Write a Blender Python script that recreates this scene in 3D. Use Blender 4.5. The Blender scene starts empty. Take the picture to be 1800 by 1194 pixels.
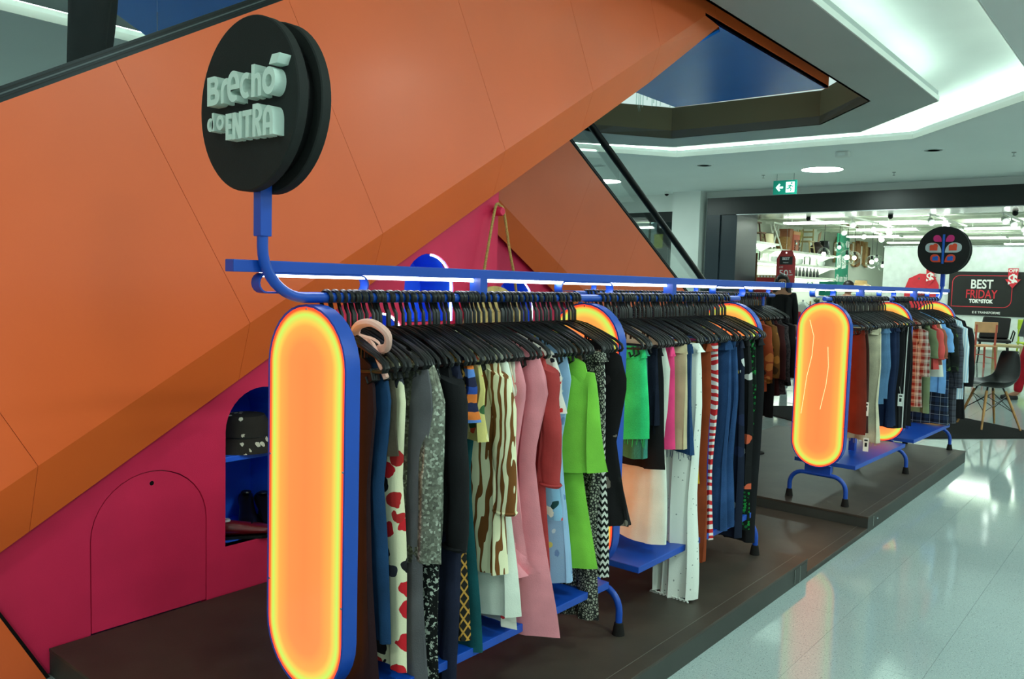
import bpy, bmesh, math, random
from mathutils import Vector, Matrix
from math import sin, cos, pi, radians, sqrt
scene = bpy.context.scene
COL = scene.collection
# ------------------------------------------------------------------ camera
CAMH = 1.42
cam_d = bpy.data.cameras.new('camera'); cam = bpy.data.objects.new('camera', cam_d); COL.objects.link(cam)
cam_d.sensor_width = 36.0; cam_d.lens = 1437.35/1800*36.0; cam_d.clip_start = .05; cam_d.clip_end = 120
yaw, pit, rol = radians(39.445), radians(4.096), radians(-1.590)
fw = Vector((-sin(yaw)*cos(pit), cos(yaw)*cos(pit), -sin(pit)))
r0 = fw.cross(Vector((0, 0, 1))).normalized(); u0 = r0.cross(fw)
rr = cos(rol)*r0 - sin(rol)*u0; uu = cos(rol)*u0 + sin(rol)*r0
cm = Matrix((rr, uu, -fw)).transposed().to_4x4(); cm.translation = Vector((0, 0, CAMH))
cam.matrix_world = cm
scene.camera = cam
# ------------------------------------------------------------------ world and exposure
W = bpy.data.worlds.new('mall_light'); scene.world = W; W.use_nodes = True
bg = W.node_tree.nodes['Background']
bg.inputs[0].default_value = (.74, 1.0, .93, 1); bg.inputs[1].default_value = .80
scene.view_settings.view_transform = 'Standard'; scene.view_settings.look = 'None'
scene.view_settings.gamma = 1; scene.view_settings.exposure = 0.0
LIGHT_COL = (.78, 1.0, .92)
COVE = 9.5; DOWN = 60.0; LED = 9.0; STORE = 11.0
# ------------------------------------------------------------------ helpers
def smooth_path(pts, n=5, closed=False):
    P = [Vector(p) for p in pts]; out = []; m = len(P)
    for i in range(m if closed else m-1):
        a, b, c, d = (P[(i+k) % m] if closed else P[min(max(i+k, 0), m-1)] for k in (-1, 0, 1, 2))
        for j in range(n):
            t = j/n; out.append(.5*((2*b)+(c-a)*t+(2*a-5*b+4*c-d)*t*t+(3*b-a-3*c+d)*t**3))
    if not closed: out.append(P[-1])
    return out
def lin(c):
    out = []
    for v in c[:3]:
        v = v/255.0
        out.append(v/12.92 if v <= .04045 else ((v+.055)/1.055)**2.4)
    return (*out, 1.0)
class N:
    def __init__(s, name):
        s.m = bpy.data.materials.new(name); s.m.use_nodes = True
        s.t = s.m.node_tree; s.n = s.t.nodes; s.l = s.t.links
        s.p = s.n['Principled BSDF']; s.tc = s.n.new('ShaderNodeTexCoord')
        s.o = s.tc.outputs['Object']
    def link(s, a, b): s.l.new(a, b)
    def inp(s, sock, v):
        if isinstance(v, bpy.types.NodeSocket): s.l.new(v, sock)
        else: sock.default_value = v
    def noise(s, scale, detail=2, vec=None, dist=0, rough=.5):
        k = s.n.new('ShaderNodeTexNoise'); k.inputs['Scale'].default_value = scale; k.inputs['Detail'].default_value = detail
        k.inputs['Distortion'].default_value = dist; k.inputs['Roughness'].default_value = rough; s.link(vec or s.o, k.inputs['Vector']); return k
    def voro(s, scale, vec=None, rnd=1, feature='F1'):
        k = s.n.new('ShaderNodeTexVoronoi'); k.feature = feature; k.inputs['Scale'].default_value = scale
        k.inputs['Randomness'].default_value = rnd; s.link(vec or s.o, k.inputs['Vector']); return k
    def wave(s, scale, dist=0, direction='X', detail=2, dscale=1, vec=None, prof='SIN'):
        k = s.n.new('ShaderNodeTexWave'); k.bands_direction = direction; k.wave_profile = prof
        k.inputs['Scale'].default_value = scale; k.inputs['Distortion'].default_value = dist; k.inputs['Detail'].default_value = detail
        k.inputs['Detail Scale'].default_value = dscale; s.link(vec or s.o, k.inputs['Vector']); return k
    def ramp(s, fac, stops, const=False):
        k = s.n.new('ShaderNodeValToRGB'); k.color_ramp.interpolation = 'CONSTANT' if const else 'LINEAR'
        e = k.color_ramp.elements
        while len(e) < len(stops): e.new(.5)
        for i, (p, c) in enumerate(stops):
            e[i].position = p; e[i].color = c
        s.link(fac, k.inputs[0]); return k.outputs[0]
    def mix(s, fac, a, b, mode='MIX'):
        k = s.n.new('ShaderNodeMix'); k.data_type = 'RGBA'; k.blend_type = mode
        s.inp(k.inputs[0], fac); s.inp(k.inputs[6], a); s.inp(k.inputs[7], b); return k.outputs[2]
    def math(s, op, a, b=0.0, c=0.0):
        k = s.n.new('ShaderNodeMath'); k.operation = op
        s.inp(k.inputs[0], a); s.inp(k.inputs[1], b); s.inp(k.inputs[2], c); return k.outputs[0]
    def sep(s, vec=None):
        k = s.n.new('ShaderNodeSeparateXYZ'); s.link(vec or s.o, k.inputs[0]); return k.outputs
    def comb(s, x, y, z):
        k = s.n.new('ShaderNodeCombineXYZ')
        for i, v in enumerate((x, y, z)): s.inp(k.inputs[i], v)
        return k.outputs[0]
    def bump(s, h, strength=.3, dist=.002):
        k = s.n.new('ShaderNodeBump'); k.inputs['Strength'].default_value = strength; k.inputs['Distance'].default_value = dist
        s.link(h, k.inputs['Height']); s.link(k.outputs[0], s.p.inputs['Normal'])
    def fin(s, col=None, rough=.6, metal=0, spec=.5, coat=0, sheen=0):
        if col is not None: s.inp(s.p.inputs['Base Color'], col)
        s.inp(s.p.inputs['Roughness'], rough); s.p.inputs['Metallic'].default_value = metal
        s.p.inputs['Specular IOR Level'].default_value = spec
        s.p.inputs['Coat Weight'].default_value = coat; s.p.inputs['Coat Roughness'].default_value = .22
        if sheen: s.p.inputs['Sheen Weight'].default_value = sheen
        return s.m
MATS = {}
def plain(name, col, rough=.6, metal=0, spec=.5, coat=0, var=.06, vs=6, bump=0, bs=200):
    if name in MATS: return MATS[name]
    k = N(name); c = lin(col)
    d = tuple(max(0, x*(1-var*2)) for x in c[:3])+(1,)
    b = tuple(min(1, x*(1+var)) for x in c[:3])+(1,)
    f = k.noise(vs, 3).outputs[0]
    cc = k.ramp(f, [(.3, d), (.7, b)])
    if bump: k.bump(k.noise(bs, 2).outputs[0], bump)
    MATS[name] = k.fin(cc, rough, metal, spec, coat); return MATS[name]
def emit(name, col, strength):
    if name in MATS: return MATS[name]
    k = N(name); k.p.inputs['Base Color'].default_value = (*col, 1)
    k.p.inputs['Emission Color'].default_value = (*col, 1); k.p.inputs['Emission Strength'].default_value = strength
    MATS[name] = k.m; return k.m
def glass(name, tint=(.9, 1, .97), refl=.5, rough=.02):
    if name in MATS: return MATS[name]
    k = N(name); k.n.remove(k.p)
    tr = k.n.new('ShaderNodeBsdfTransparent'); tr.inputs[0].default_value = (*tint, 1)
    gl = k.n.new('ShaderNodeBsdfGlossy'); gl.inputs['Roughness'].default_value = rough
    fr = k.n.new('ShaderNodeFresnel'); fr.inputs[0].default_value = 1.5
    mx = k.n.new('ShaderNodeMixShader'); f = k.math('MULTIPLY', fr.outputs[0], refl)
    k.link(f, mx.inputs[0]); k.link(tr.outputs[0], mx.inputs[1]); k.link(gl.outputs[0], mx.inputs[2])
    out = [x for x in k.n if x.type == 'OUTPUT_MATERIAL'][0]; k.link(mx.outputs[0], out.inputs[0])
    MATS[name] = k.m; return k.m
# fabrics ------------------------------------------------------------
def fabric(name, col, rough=.85, var=.12, metal=0, bs=260, bump=.35, spec=.25):
    return plain('fabric_'+name, col, rough, metal, spec, 0, var, 9, bump, bs)
def fab(name, fn, rough=.8, metal=0, spec=.25):
    key = 'fabric_'+name
    if key in MATS: return MATS[key]
    k = N(key); c = fn(k); k.bump(k.noise(240, 2).outputs[0], .25)
    MATS[key] = k.fin(c, rough, metal, spec); return MATS[key]
def f_stripes(c1, c2, scale, axis=0, width=.5, wob=0):
    def g(k):
        x = k.sep()[axis]
        if wob: x = k.math('ADD', x, k.math('MULTIPLY', k.noise(5, 2).outputs[0], wob))
        f = k.math('FRACT', k.math('MULTIPLY', x, scale))
        return k.ramp(f, [(0, lin(c1)), (width, lin(c2))], True)
    return g
def f_multistripes(cols, scale, axis=2):
    def g(k):
        x = k.sep()[axis]
        x = k.math('ADD', x, k.math('MULTIPLY', k.noise(30, 1).outputs[0], .012))
        f = k.math('FRACT', k.math('MULTIPLY', x, scale)); n = len(cols)
        return k.ramp(f, [(i/n, lin(c)) for i, c in enumerate(cols)], True)
    return g
def f_zebra(c1, c2, scale=40, dist=.05):
    def g(k):
        s = k.sep(); v = k.comb(k.math('ADD', s[0], s[1]), s[1], k.math('MULTIPLY', s[2], .30))
        n1 = k.noise(15, 2, v).outputs[0]; n2 = k.noise(34, 1, v).outputs[0]
        x = k.math('ADD', k.math('ADD', s[0], k.math('MULTIPLY', s[1], .8)), k.math('ADD', k.math('MULTIPLY', n1, dist*1.7), k.math('MULTIPLY', n2, dist*.4)))
        w = k.math('SINE', k.math('MULTIPLY', x, scale*6.28))
        return k.ramp(w, [(0, lin(c1)), (.12, lin(c2))], True)
    return g
def f_spots(bgc, cols, scale, r=.38, stretch=1, rnd=1):
    def g(k):
        s = k.sep(); v = k.comb(s[0], s[1], k.math('MULTIPLY', s[2], stretch))
        nz = k.noise(scale*1.6, 2, v)
        vv = k.n.new('ShaderNodeVectorMath'); vv.operation = 'MULTIPLY_ADD'
        k.link(nz.outputs[1], vv.inputs[0]); vv.inputs[1].default_value = (.5/scale,)*3; k.link(v, vv.inputs[2])
        vo = k.voro(scale, vv.outputs[0], rnd)
        sp = k.n.new('ShaderNodeSeparateColor'); k.link(vo.outputs['Color'], sp.inputs[0])
        n = len(cols); c = k.ramp(sp.outputs[0], [(i/n, lin(x)) for i, x in enumerate(cols)], True)
        m = k.math('LESS_THAN', vo.outputs['Distance'], r)
        return k.mix(m, lin(bgc), c)
    return g
def f_speckle(c1, c2, scale, t=.5):
    def g(k):
        return k.ramp(k.noise(scale, 3, rough=.7).outputs[0], [(0, lin(c1)), (t, lin(c2))], True)
    return g
def f_cells(c1, c2, scale, t=.08, stretch=1):
    def g(k):
        s = k.sep(); v = k.comb(s[0], s[1], k.math('MULTIPLY', s[2], stretch))
        d = k.voro(scale, v, 1, 'DISTANCE_TO_EDGE').outputs['Distance']
        return k.ramp(d, [(0, lin(c1)), (t, lin(c1)), (t+.12, lin(c2))])
    return g
def f_plaid(c1, c2, c3, scale):
    def g(k):
        s = k.sep(); x = k.math('ADD', s[0], s[1])
        fx = k.math('FRACT', k.math('MULTIPLY', x, scale)); fz = k.math('FRACT', k.math('MULTIPLY', s[2], scale))
        a = k.ramp(fx, [(0, lin(c1)), (.3, lin(c2)), (.75, lin(c1)), (.85, lin(c3)), (.92, lin(c1))], True)
        b = k.ramp(fz, [(0, lin(c1)), (.3, lin(c2)), (.75, lin(c1)), (.85, lin(c3)), (.92, lin(c1))], True)
        return k.mix(.5, a, b)
    return g
def f_lattice(c1, c2, scale):
    def g(k):
        s = k.sep(); x = k.math('ADD', s[0], s[1])
        a = k.math('FRACT', k.math('MULTIPLY', k.math('ADD', x, s[2]), scale)); b = k.math('FRACT', k.math('MULTIPLY', k.math('SUBTRACT', x, s[2]), scale))
        m = k.math('MAXIMUM', k.math('LESS_THAN', a, .22), k.math('LESS_THAN', b, .22))
        return k.mix(m, lin(c1), lin(c2))
    return g
def f_zigzag(c1, c2, scale):
    def g(k):
        s = k.sep(); x = k.math('ADD', s[0], s[1])
        t = k.math('PINGPONG', k.math('MULTIPLY', x, scale), .5)
        f = k.math('FRACT', k.math('ADD', k.math('MULTIPLY', s[2], scale), t))
        return k.ramp(f, [(0, lin(c1)), (.5, lin(c2))], True)
    return g
def denim(name, col):
    key = 'denim_'+name
    if key in MATS: return MATS[key]
    k = N(key); c = lin(col); l_ = tuple(min(1, x*1.7+.01) for x in c[:3])+(1,); d = tuple(x*.6 for x in c[:3])+(1,)
    a = k.ramp(k.noise(7, 4).outputs[0], [(.25, d), (.5, c), (.8, l_)])
    b = k.noise(400, 1).outputs[0]; k.bump(b, .5)
    MATS[key] = k.fin(k.mix(.25, a, k.ramp(b, [(.3, d), (.7, l_)])), .9, 0, .15); return MATS[key]
# ------------------------------------------------------------------ mesh builder
class MB:
    def __init__(s): s.v = []; s.f = []
    def add(s, vs, fs):
        b = len(s.v); s.v += [tuple(v) for v in vs]; s.f += [tuple(i+b for i in f) for f in fs]; return s
    def box(s, x0, x1, y0, y1, z0, z1, M=None):
        vs = [Vector((x, y, z)) for x in (x0, x1) for y in (y0, y1) for z in (z0, z1)]
        if M: vs = [M @ v for v in vs]
        return s.add(vs, [(0, 1, 3, 2), (4, 6, 7, 5), (0, 4, 5, 1), (2, 3, 7, 6), (0, 2, 6, 4), (1, 5, 7, 3)])
    def cbox(s, c, d, M=None):
        return s.box(c[0]-d[0]/2, c[0]+d[0]/2, c[1]-d[1]/2, c[1]+d[1]/2, c[2]-d[2]/2, c[2]+d[2]/2, M)
    def tube(s, pts, r, n=8, closed=False, cap=True, sy=1.0, rad=None):
        pts = [Vector(p) for p in pts]; m = len(pts); rings = []
        up = None
        for i, p in enumerate(pts):
            if closed: t = pts[(i+1) % m]-pts[i-1]
            else: t = pts[min(i+1, m-1)]-pts[max(i-1, 0)]
            t = t.normalized() if t.length > 1e-9 else Vector((0, 0, 1))
            if up is None:
                a = Vector((0, 1, 0)) if abs(t.y) < .9 else Vector((1, 0, 0)); up = (a - t*a.dot(t)).normalized()
            else:
                up = up - t*up.dot(t); up = up.normalized() if up.length > 1e-6 else t.orthogonal().normalized()
            b = t.cross(up); R = rad[i] if rad else r
            rings.append([p + up*(R*sy*cos(2*pi*k/n)) + b*(R*sin(2*pi*k/n)) for k in range(n)])
        vs = [v for g in rings for v in g]; fs = []
        for i in range(m if closed else m-1):
            a = i*n; b2 = ((i+1) % m)*n
            for k in range(n): fs.append((a+k, a+(k+1) % n, b2+(k+1) % n, b2+k))
        if cap and not closed:
            fs.append(tuple(range(n-1, -1, -1))); fs.append(tuple(range((m-1)*n, m*n)))
        return s.add(vs, fs)
    def prism(s, poly, fn, a, b):
        """poly: 2-D points, fn(p, q, t) -> 3-D, extruded from t=a to t=b"""
        n = len(poly); vs = [fn(p[0], p[1], a) for p in poly]+[fn(p[0], p[1], b) for p in poly]
        fs = [tuple(range(n)), tuple(range(2*n-1, n-1, -1))]
        for i in range(n): j = (i+1) % n; fs.append((i, i+n, j+n, j))
        return s.add(vs, fs)
    def lathe(s, prof, n=20, c=(0, 0, 0), M=None):
        vs = []; fs = []
        for (r, z) in prof:
            for k in range(n):
                v = Vector((c[0]+r*cos(2*pi*k/n), c[1]+r*sin(2*pi*k/n), c[2]+z)); vs.append(M @ v if M else v)
        m = len(prof)
        for i in range(m-1):
            for k in range(n): fs.append((i*n+k, i*n+(k+1) % n, (i+1)*n+(k+1) % n, (i+1)*n+k))
        fs.append(tuple(range(n-1, -1, -1))); fs.append(tuple(range((m-1)*n, m*n)))
        return s.add(vs, fs)
    def ball(s, c, r, n=12, m=8, sc=(1, 1, 1)):
        vs = []; fs = []
        for i in range(m+1):
            t = pi*i/m
            for k in range(n): vs.append((c[0]+r*sc[0]*sin(t)*cos(2*pi*k/n), c[1]+r*sc[1]*sin(t)*sin(2*pi*k/n), c[2]+r*sc[2]*cos(t)))
        for i in range(m):
            for k in range(n): fs.append((i*n+k, (i+1)*n+k, (i+1)*n+(k+1) % n, i*n+(k+1) % n))
        return s.add(vs, fs)
    def mesh(s, name, mat, smooth=False, fixn=True):
        me = bpy.data.meshes.new(name); me.from_pydata(s.v, [], s.f)
        if fixn:
            b = bmesh.new(); b.from_mesh(me); bmesh.ops.recalc_face_normals(b, faces=b.faces); b.to_mesh(me); b.free()
        if smooth:
            me.polygons.foreach_set('use_smooth', [True]*len(me.polygons)); me.set_sharp_from_angle(angle=radians(42))
        if mat: me.materials.append(mat)
        me.update(); return me
    def build(s, name, mat, parent=None, smooth=False, bevel=0, loc=None, rot=None, fixn=True):
        o = bpy.data.objects.new(name, s.mesh(name, mat, smooth, fixn)); COL.objects.link(o)
        if parent: o.parent = parent
        if loc: o.location = loc
        if rot: o.rotation_euler = rot
        if bevel:
            m = o.modifiers.new('bevel', 'BEVEL'); m.width = bevel; m.segments = 2; m.limit_method = 'ANGLE'
        return o
def tag(o, label=None, cat=None, group=None, kind=None):
    if label: o['label'] = label
    if cat: o['category'] = cat
    if group: o['group'] = group
    if kind: o['kind'] = kind
    return o
def thing(name, label, cat, loc=(0, 0, 0), rz=0, group=None):
    o = bpy.data.objects.new(name, None); COL.objects.link(o); o.empty_display_size = .1
    o.location = loc; o.rotation_euler = (0, 0, rz); return tag(o, label, cat, group)
def struct(o): o['kind'] = 'structure'; return o
def copy_tree(o, parent=None):
    c = o.copy(); COL.objects.link(c); c.parent = parent
    for ch in list(o.children): copy_tree(ch, c)
    return c
def arc(cx, cy, rx, ry, a0, a1, n=10):
    return [(cx+rx*cos(radians(a0+(a1-a0)*i/n)), cy+ry*sin(radians(a0+(a1-a0)*i/n))) for i in range(n+1)]
def shape_mesh(contour_sets, depth):
    """contour_sets: list of [outer, hole, hole...] in 2-D -> (verts, faces) of the filled, extruded shape in XY, z 0..depth"""
    V = []; F = []
    for cs in contour_sets:
        cu = bpy.data.curves.new('tmp', 'CURVE'); cu.dimensions = '2D'; cu.fill_mode = 'BOTH'; cu.extrude = depth/2
        for c in cs:
            sp = cu.splines.new('POLY'); sp.points.add(len(c)-1); sp.use_cyclic_u = True
            for i, p in enumerate(c): sp.points[i].co = (p[0], p[1], 0, 1)
        ob = bpy.data.objects.new('tmp', cu); COL.objects.link(ob)
        me = bpy.data.meshes.new_from_object(ob.evaluated_get(bpy.context.evaluated_depsgraph_get()))
        b = len(V); V += [(v.co.x, v.co.y, v.co.z+depth/2) for v in me.vertices]; F += [tuple(i+b for i in p.vertices) for p in me.polygons]
        bpy.data.objects.remove(ob); bpy.data.curves.remove(cu); bpy.data.meshes.remove(me)
    return V, F
def shape(name, contour_sets, depth, fn, mat, parent=None, **kw):
    V, F = shape_mesh(contour_sets, depth)
    return MB().add([fn(*v) for v in V], F).build(name, mat, parent, **kw)
def text(name, s, size, fn, mat, parent=None, depth=.004, align='CENTER', bold=0, width=None):
    cu = bpy.data.curves.new('tmp', 'FONT'); cu.body = s; cu.size = size; cu.align_x = align; cu.align_y = 'BOTTOM_BASELINE'; cu.extrude = depth/2; cu.offset = bold; cu.resolution_u = 4
    ob = bpy.data.objects.new('tmp', cu); COL.objects.link(ob)
    me = bpy.data.meshes.new_from_object(ob.evaluated_get(bpy.context.evaluated_depsgraph_get()))
    k = 1
    if width:
        xs = [v.co.x for v in me.vertices]; k = width/(max(xs)-min(xs))
    V = [fn(v.co.x*k, v.co.y, v.co.z+depth/2) for v in me.vertices]; F = [tuple(p.vertices) for p in me.polygons]
    bpy.data.objects.remove(ob); bpy.data.curves.remove(cu); bpy.data.meshes.remove(me)
    return MB().add(V, F).build(name, mat, parent)
def clip(poly, a, b, c):
    """keep a*x+b*y<=c"""
    out = []
    for i in range(len(poly)):
        p, q = poly[i], poly[(i+1) % len(poly)]
        dp, dq = a*p[0]+b*p[1]-c, a*q[0]+b*q[1]-c
        if dp <= 0: out.append(p)
        if dp*dq < 0:
            t = dp/(dp-dq); out.append((p[0]+(q[0]-p[0])*t, p[1]+(q[1]-p[1])*t))
    return out
# ------------------------------------------------------------------ shared materials
m_orange = plain('orange_panel', (250, 108, 50), .40, 0, .5, .12, .03, 1.2)
m_orange_d = plain('orange_chamfer', (250, 112, 48), .40, 0, .5, .08, .03, 1.2)
m_pink = plain('pink_paint', (238, 42, 90), .55, 0, .4, 0, .07, 2.5, .25, 420)
m_blue = plain('blue_paint', (14, 72, 176), .38, 0, .5, 0, .04, 3)
m_blue_soffit = plain('blue_gloss_soffit', (24, 130, 240), .25, 0, .3, .05, .04, 1)
m_black = plain('black_plastic', (14, 14, 15), .36, 0, .3, 0, .03, 5)
m_blackmatte = plain('black_board', (30, 33, 32), .75, 0, .3, 0, .05, 8, .2, 300)
m_rubber = plain('rubber_foot', (28, 25, 24), .8, 0, .2)
m_platform = plain('platform_laminate', (66, 58, 50), .5, 0, .4, 0, .14, 5, .15, 90)
m_platside = plain('platform_edge', (58, 60, 56), .55, 0, .35, 0, .1, 4)
m_white = plain('white_paint', (232, 236, 230), .6, 0, .4, 0, .03, 1)
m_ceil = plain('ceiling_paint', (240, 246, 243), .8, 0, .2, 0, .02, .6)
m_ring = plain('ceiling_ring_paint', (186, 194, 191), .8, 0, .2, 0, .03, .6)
m_khaki = plain('void_fascia', (150, 145, 112), .7, 0, .3, 0, .05, 1)
m_darkmetal = plain('dark_metal', (34, 40, 42), .3, .6, .5, 0, .05, 3)
m_navyframe = plain('shopfront_cladding', (38, 50, 58), .35, 0, .4, 0, .05, 2)
m_blackframe = plain('shopfront_lintel', (20, 24, 22), .35, 0, .5, 0, .05, 2)
m_letter = plain('letter_foam', (214, 232, 222), .7, 0, .3, 0, .03, 20)
m_wood = plain('oak_wood', (190, 142, 84), .5, 0, .4, 0, .15, 14)
m_chrome = plain('steel', (190, 195, 195), .25, 1, .5)
e_led = emit('led_strip', (.93, .97, 1.0), LED)
e_cove = emit('cove_tube', LIGHT_COL, COVE)
e_down = emit('downlight_lens', LIGHT_COL, DOWN)
e_store = emit('store_light', (.88, 1.0, .90), STORE)
# ================================================================== STRUCTURE
def terrazzo(name, tiles):
    k = N(name); gp = k.n.new('ShaderNodeNewGeometry'); k.o = gp.outputs['Position']
    base = k.ramp(k.noise(.9, 3).outputs[0], [(.3, lin((154, 170, 169))), (.7, lin((168, 184, 182)))])
    sp = k.noise(150, 2, rough=.6).outputs[0]
    c = k.mix(k.ramp(sp, [(.60, (0, 0, 0, 1)), (.68, (1, 1, 1, 1))]), base, lin((104, 116, 114)))
    sp2 = k.noise(260, 2).outputs[0]
    c = k.mix(k.ramp(sp2, [(.62, (0, 0, 0, 1)), (.72, (1, 1, 1, 1))]), c, lin((228, 232, 226)))
    if tiles:
        s = k.sep()
        fx = k.math('FRACT', k.math('MULTIPLY', k.math('ADD', s[0], 1.06), 2.5)); fy = k.math('FRACT', k.math('MULTIPLY', k.math('SUBTRACT', s[1], 3.22), 2.5))
        m = k.math('MAXIMUM', k.math('LESS_THAN', fx, .006), k.math('LESS_THAN', fy, .006))
        c = k.mix(m, c, lin((120, 128, 124)))
    return k.fin(c, .075, 0, .55)
m_floor = terrazzo('terrazzo_floor', True); m_tile = terrazzo('terrazzo_tile', False)
floor = struct(MB().box(-16, 10, -8, 34, -.06, -.003).build('floor', m_floor))
tile_me = MB().box(-.1995, .1995, -.1995, .1995, -.02, 0).mesh('tile', m_tile)
nt = 0
for j in range(-3, 32):
    yc = 3.22+.2+.4*j
    for i in range(-8, 3):
        xc = -1.06+.2+.4*i
        if xc > -.13*yc+.35: continue
        if yc < 7.6 and xc < -1.5: continue
        if yc >= 7.6 and xc < -.36*yc: continue
        if xc-.2 < -1.36 and 1.1 < yc-.2 and yc+.2 < 7.9: pass
        t = bpy.data.objects.new('tile', tile_me); COL.objects.link(t); t.parent = floor; t.location = (xc, yc, 0); nt += 1
# ---- ceiling : void, lowered ring, lit recess, outer ceiling
IN = [(-2.717, -3.0), (-2.717, 9.06), (-3.56, 10.03), (-5.52, 9.97), (-6.16, 9.07), (-6.16, -3.0)]
OUT = [(-2.13, -3.6), (-2.13, 9.41), (-3.30, 10.74), (-5.83, 10.60), (-6.83, 9.57), (-6.83, -3.6)]
CV = [(-1.22, -4.3), (-1.22, 9.60), (-2.88, 11.56), (-6.24, 11.46), (-7.22, 10.09), (-7.22, -4.3)]
def offs(poly, d):
    out = []; n = len(poly)
    for i in range(n):
        p0, p1, p2 = Vector(poly[i-1]), Vector(poly[i]), Vector(poly[(i+1) % n])
        e1 = (p1-p0).normalized(); e2 = (p2-p1).normalized()
        n1 = Vector((-e1.y, e1.x)); n2 = Vector((-e2.y, e2.x)); b = (n1+n2).normalized(); out.append(tuple(p1+b*(d/max(.3, b.dot(n1)))))
    return out
def area(p): return sum(p[i-1][0]*p[i][1]-p[i][0]*p[i-1][1] for i in range(len(p)))/2
SG = 1 if area(IN) > 0 else -1
def grow(p, d): return offs(p, -d*SG)
Zc = 3.40
up = lambda x, y, t: (x, y, t)
struct(shape('ceiling', [[[(-16, -8), (10, -8), (10, 16.05), (-16, 16.05)], CV]], .10, lambda x, y, t: (x, y, Zc+t), m_ceil))
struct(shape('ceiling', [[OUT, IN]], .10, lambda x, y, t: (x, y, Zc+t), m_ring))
struct(shape('ceiling', [[grow(CV, .35), grow(IN, .02)]], .05, lambda x, y, t: (x, y, Zc+.36+t), m_white))
# closing strip between the outer ceiling and the raised recess, and the void's fascia
struct(shape('trim_1', [[grow(CV, .36), grow(CV, .33)]], .34, lambda x, y, t: (x, y, Zc+.06+t), m_white))
struct(shape('trim_2', [[grow(IN, .025), IN]], .40, lambda x, y, t: (x, y, Zc-.0+t), m_khaki))
struct(shape('trim_3', [[grow(OUT, .012), OUT]], .05, lambda x, y, t: (x, y, Zc-.004+t), m_white))
struct(shape('trim_4', [[CV, grow(CV, -.012)]], .06, lambda x, y, t: (x, y, Zc-.004+t), m_white))
struct(MB().box(-16, 10, -8, 18, 6.4, 6.5).build('ceiling', plain('upper_ceiling', (112, 122, 118), .8)))
# cove tubes lying on the two lips
def cove(poly, lab):
    t = thing('cove_light', lab, 'light', (poly[0][0], poly[0][1], Zc+.1))
    for i in range(len(poly)):
        a, b = poly[i], poly[(i+1) % len(poly)]
        d = Vector((b[0]-a[0], b[1]-a[1])); n = max(1, round(d.length/1.6))
        for k in range(n):
            p = [Vector((a[0]+d.x*(k+f)/n-poly[0][0], a[1]+d.y*(k+f)/n-poly[0][1], .03)) for f in (.02, .98)]
            MB().tube(p, .02, 8).build('tube', e_cove, t, smooth=True)
cove(grow(CV, .14), 'hidden white light tubes around the outer ceiling recess')
cove(grow(OUT, -.14), 'hidden white light tubes on the lowered ceiling ring')
# round downlights, grilles, detectors in the outer ceiling
def downlight(x, y, r, lab, grp='round ceiling downlights'):
    t = thing('downlight', lab, 'light', (x, y, Zc), 0, grp)
    MB().tube([(r*cos(a*pi/18), r*sin(a*pi/18), -.004) for a in range(36)], .014, 6, closed=True).build('rim', m_white, t, smooth=True)
    MB().lathe([(0.001, -.006), (r, -.006), (r, 0)], 28).build('lens', e_down, t)
downlight(-4.78, 13.72, .33, 'bright round downlight above the shop entrance, left of the exit sign arrow')
downlight(-8.85, 13.43, .33, 'bright round downlight partly hidden by the far escalator')
for (x, y) in ((.6, 2.2), (.6, 5.6), (.6, 9.0), (2.6, .5), (2.6, 4), (2.6, 7.5), (-.3, -1.8), (2.4, -2.6), (-.6, 12.6), (3.5, 11)):  # unseen lamps added around the camera to light the walkway
    downlight(x, y, .30, 'added unseen round downlight in the walkway ceiling', 'added walkway downlights')
for x, y, lab in ((-2.86, 12.56, 'flat round grille in the ceiling near the exit sign'), (-6.24, 12.41, 'small flat round grille in the ceiling by the handrail')):
    t = thing('ceiling_grille', lab, 'grille', (x, y, Zc)); MB().lathe([(.14, -.01), (.15, 0), (.05, 0)], 24).build('rim', m_ceil, t)
    for q in range(3): MB().lathe([(.03+.035*q, -.014), (.045+.035*q, -.014), (.045+.035*q, -.006)], 24).build('ring', m_ring, t)
t = thing('ceiling_box', 'small white box detector on the ceiling beside the downlight', 'detector', (-3.95, 12.15, Zc))
MB().cbox((0, 0, -.04), (.18, .12, .08)).build('case', m_white, t, bevel=.01); MB().cbox((.0, -.065, -.04), (.1, .01, .04)).build('lens', m_ceil, t)
for x, y, lab in ((-5.9, 14.0, 'tiny sprinkler head left of the exit sign'), (-3.9, 14.6, 'tiny sprinkler head right of the exit sign'), (-2.0, 13.3, 'tiny sprinkler head at far right of the ceiling')):
    t = thing('sprinkler', lab, 'sprinkler', (x, y, Zc)); MB().lathe([(.03, -.008), (.03, 0), (.01, 0)], 10).build('plate', m_chrome, t); MB().tube([(0, 0, 0), (0, 0, -.05)], .008, 6).build('stem', m_chrome, t); MB().lathe([(.022, -.055), (.022, -.05), (.002, -.05)], 10).build('deflector', m_chrome, t)
t = thing('air_grille', 'slotted air vent in the ceiling behind the handrail', 'vent', (-8.1, 11.6, Zc))
MB().box(-.45, .45, -.08, .08, -.012, 0).build('frame', m_ceil, t)
for q in range(3): MB().box(-.43, .43, -.06+.045*q, -.035+.045*q, -.02, -.012).build('slat', m_ring, t)
t = thing('security_camera', 'small dark dome camera at the top of the white column', 'camera', (-8.66, 15.55, Zc-.05))
MB().lathe([(.05, 0), (.05, .05), (.02, .05)], 14).build('base', m_white, t); MB().ball((0, 0, 0), .045, 12, 8).build('dome', m_black, t, smooth=True)
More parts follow.
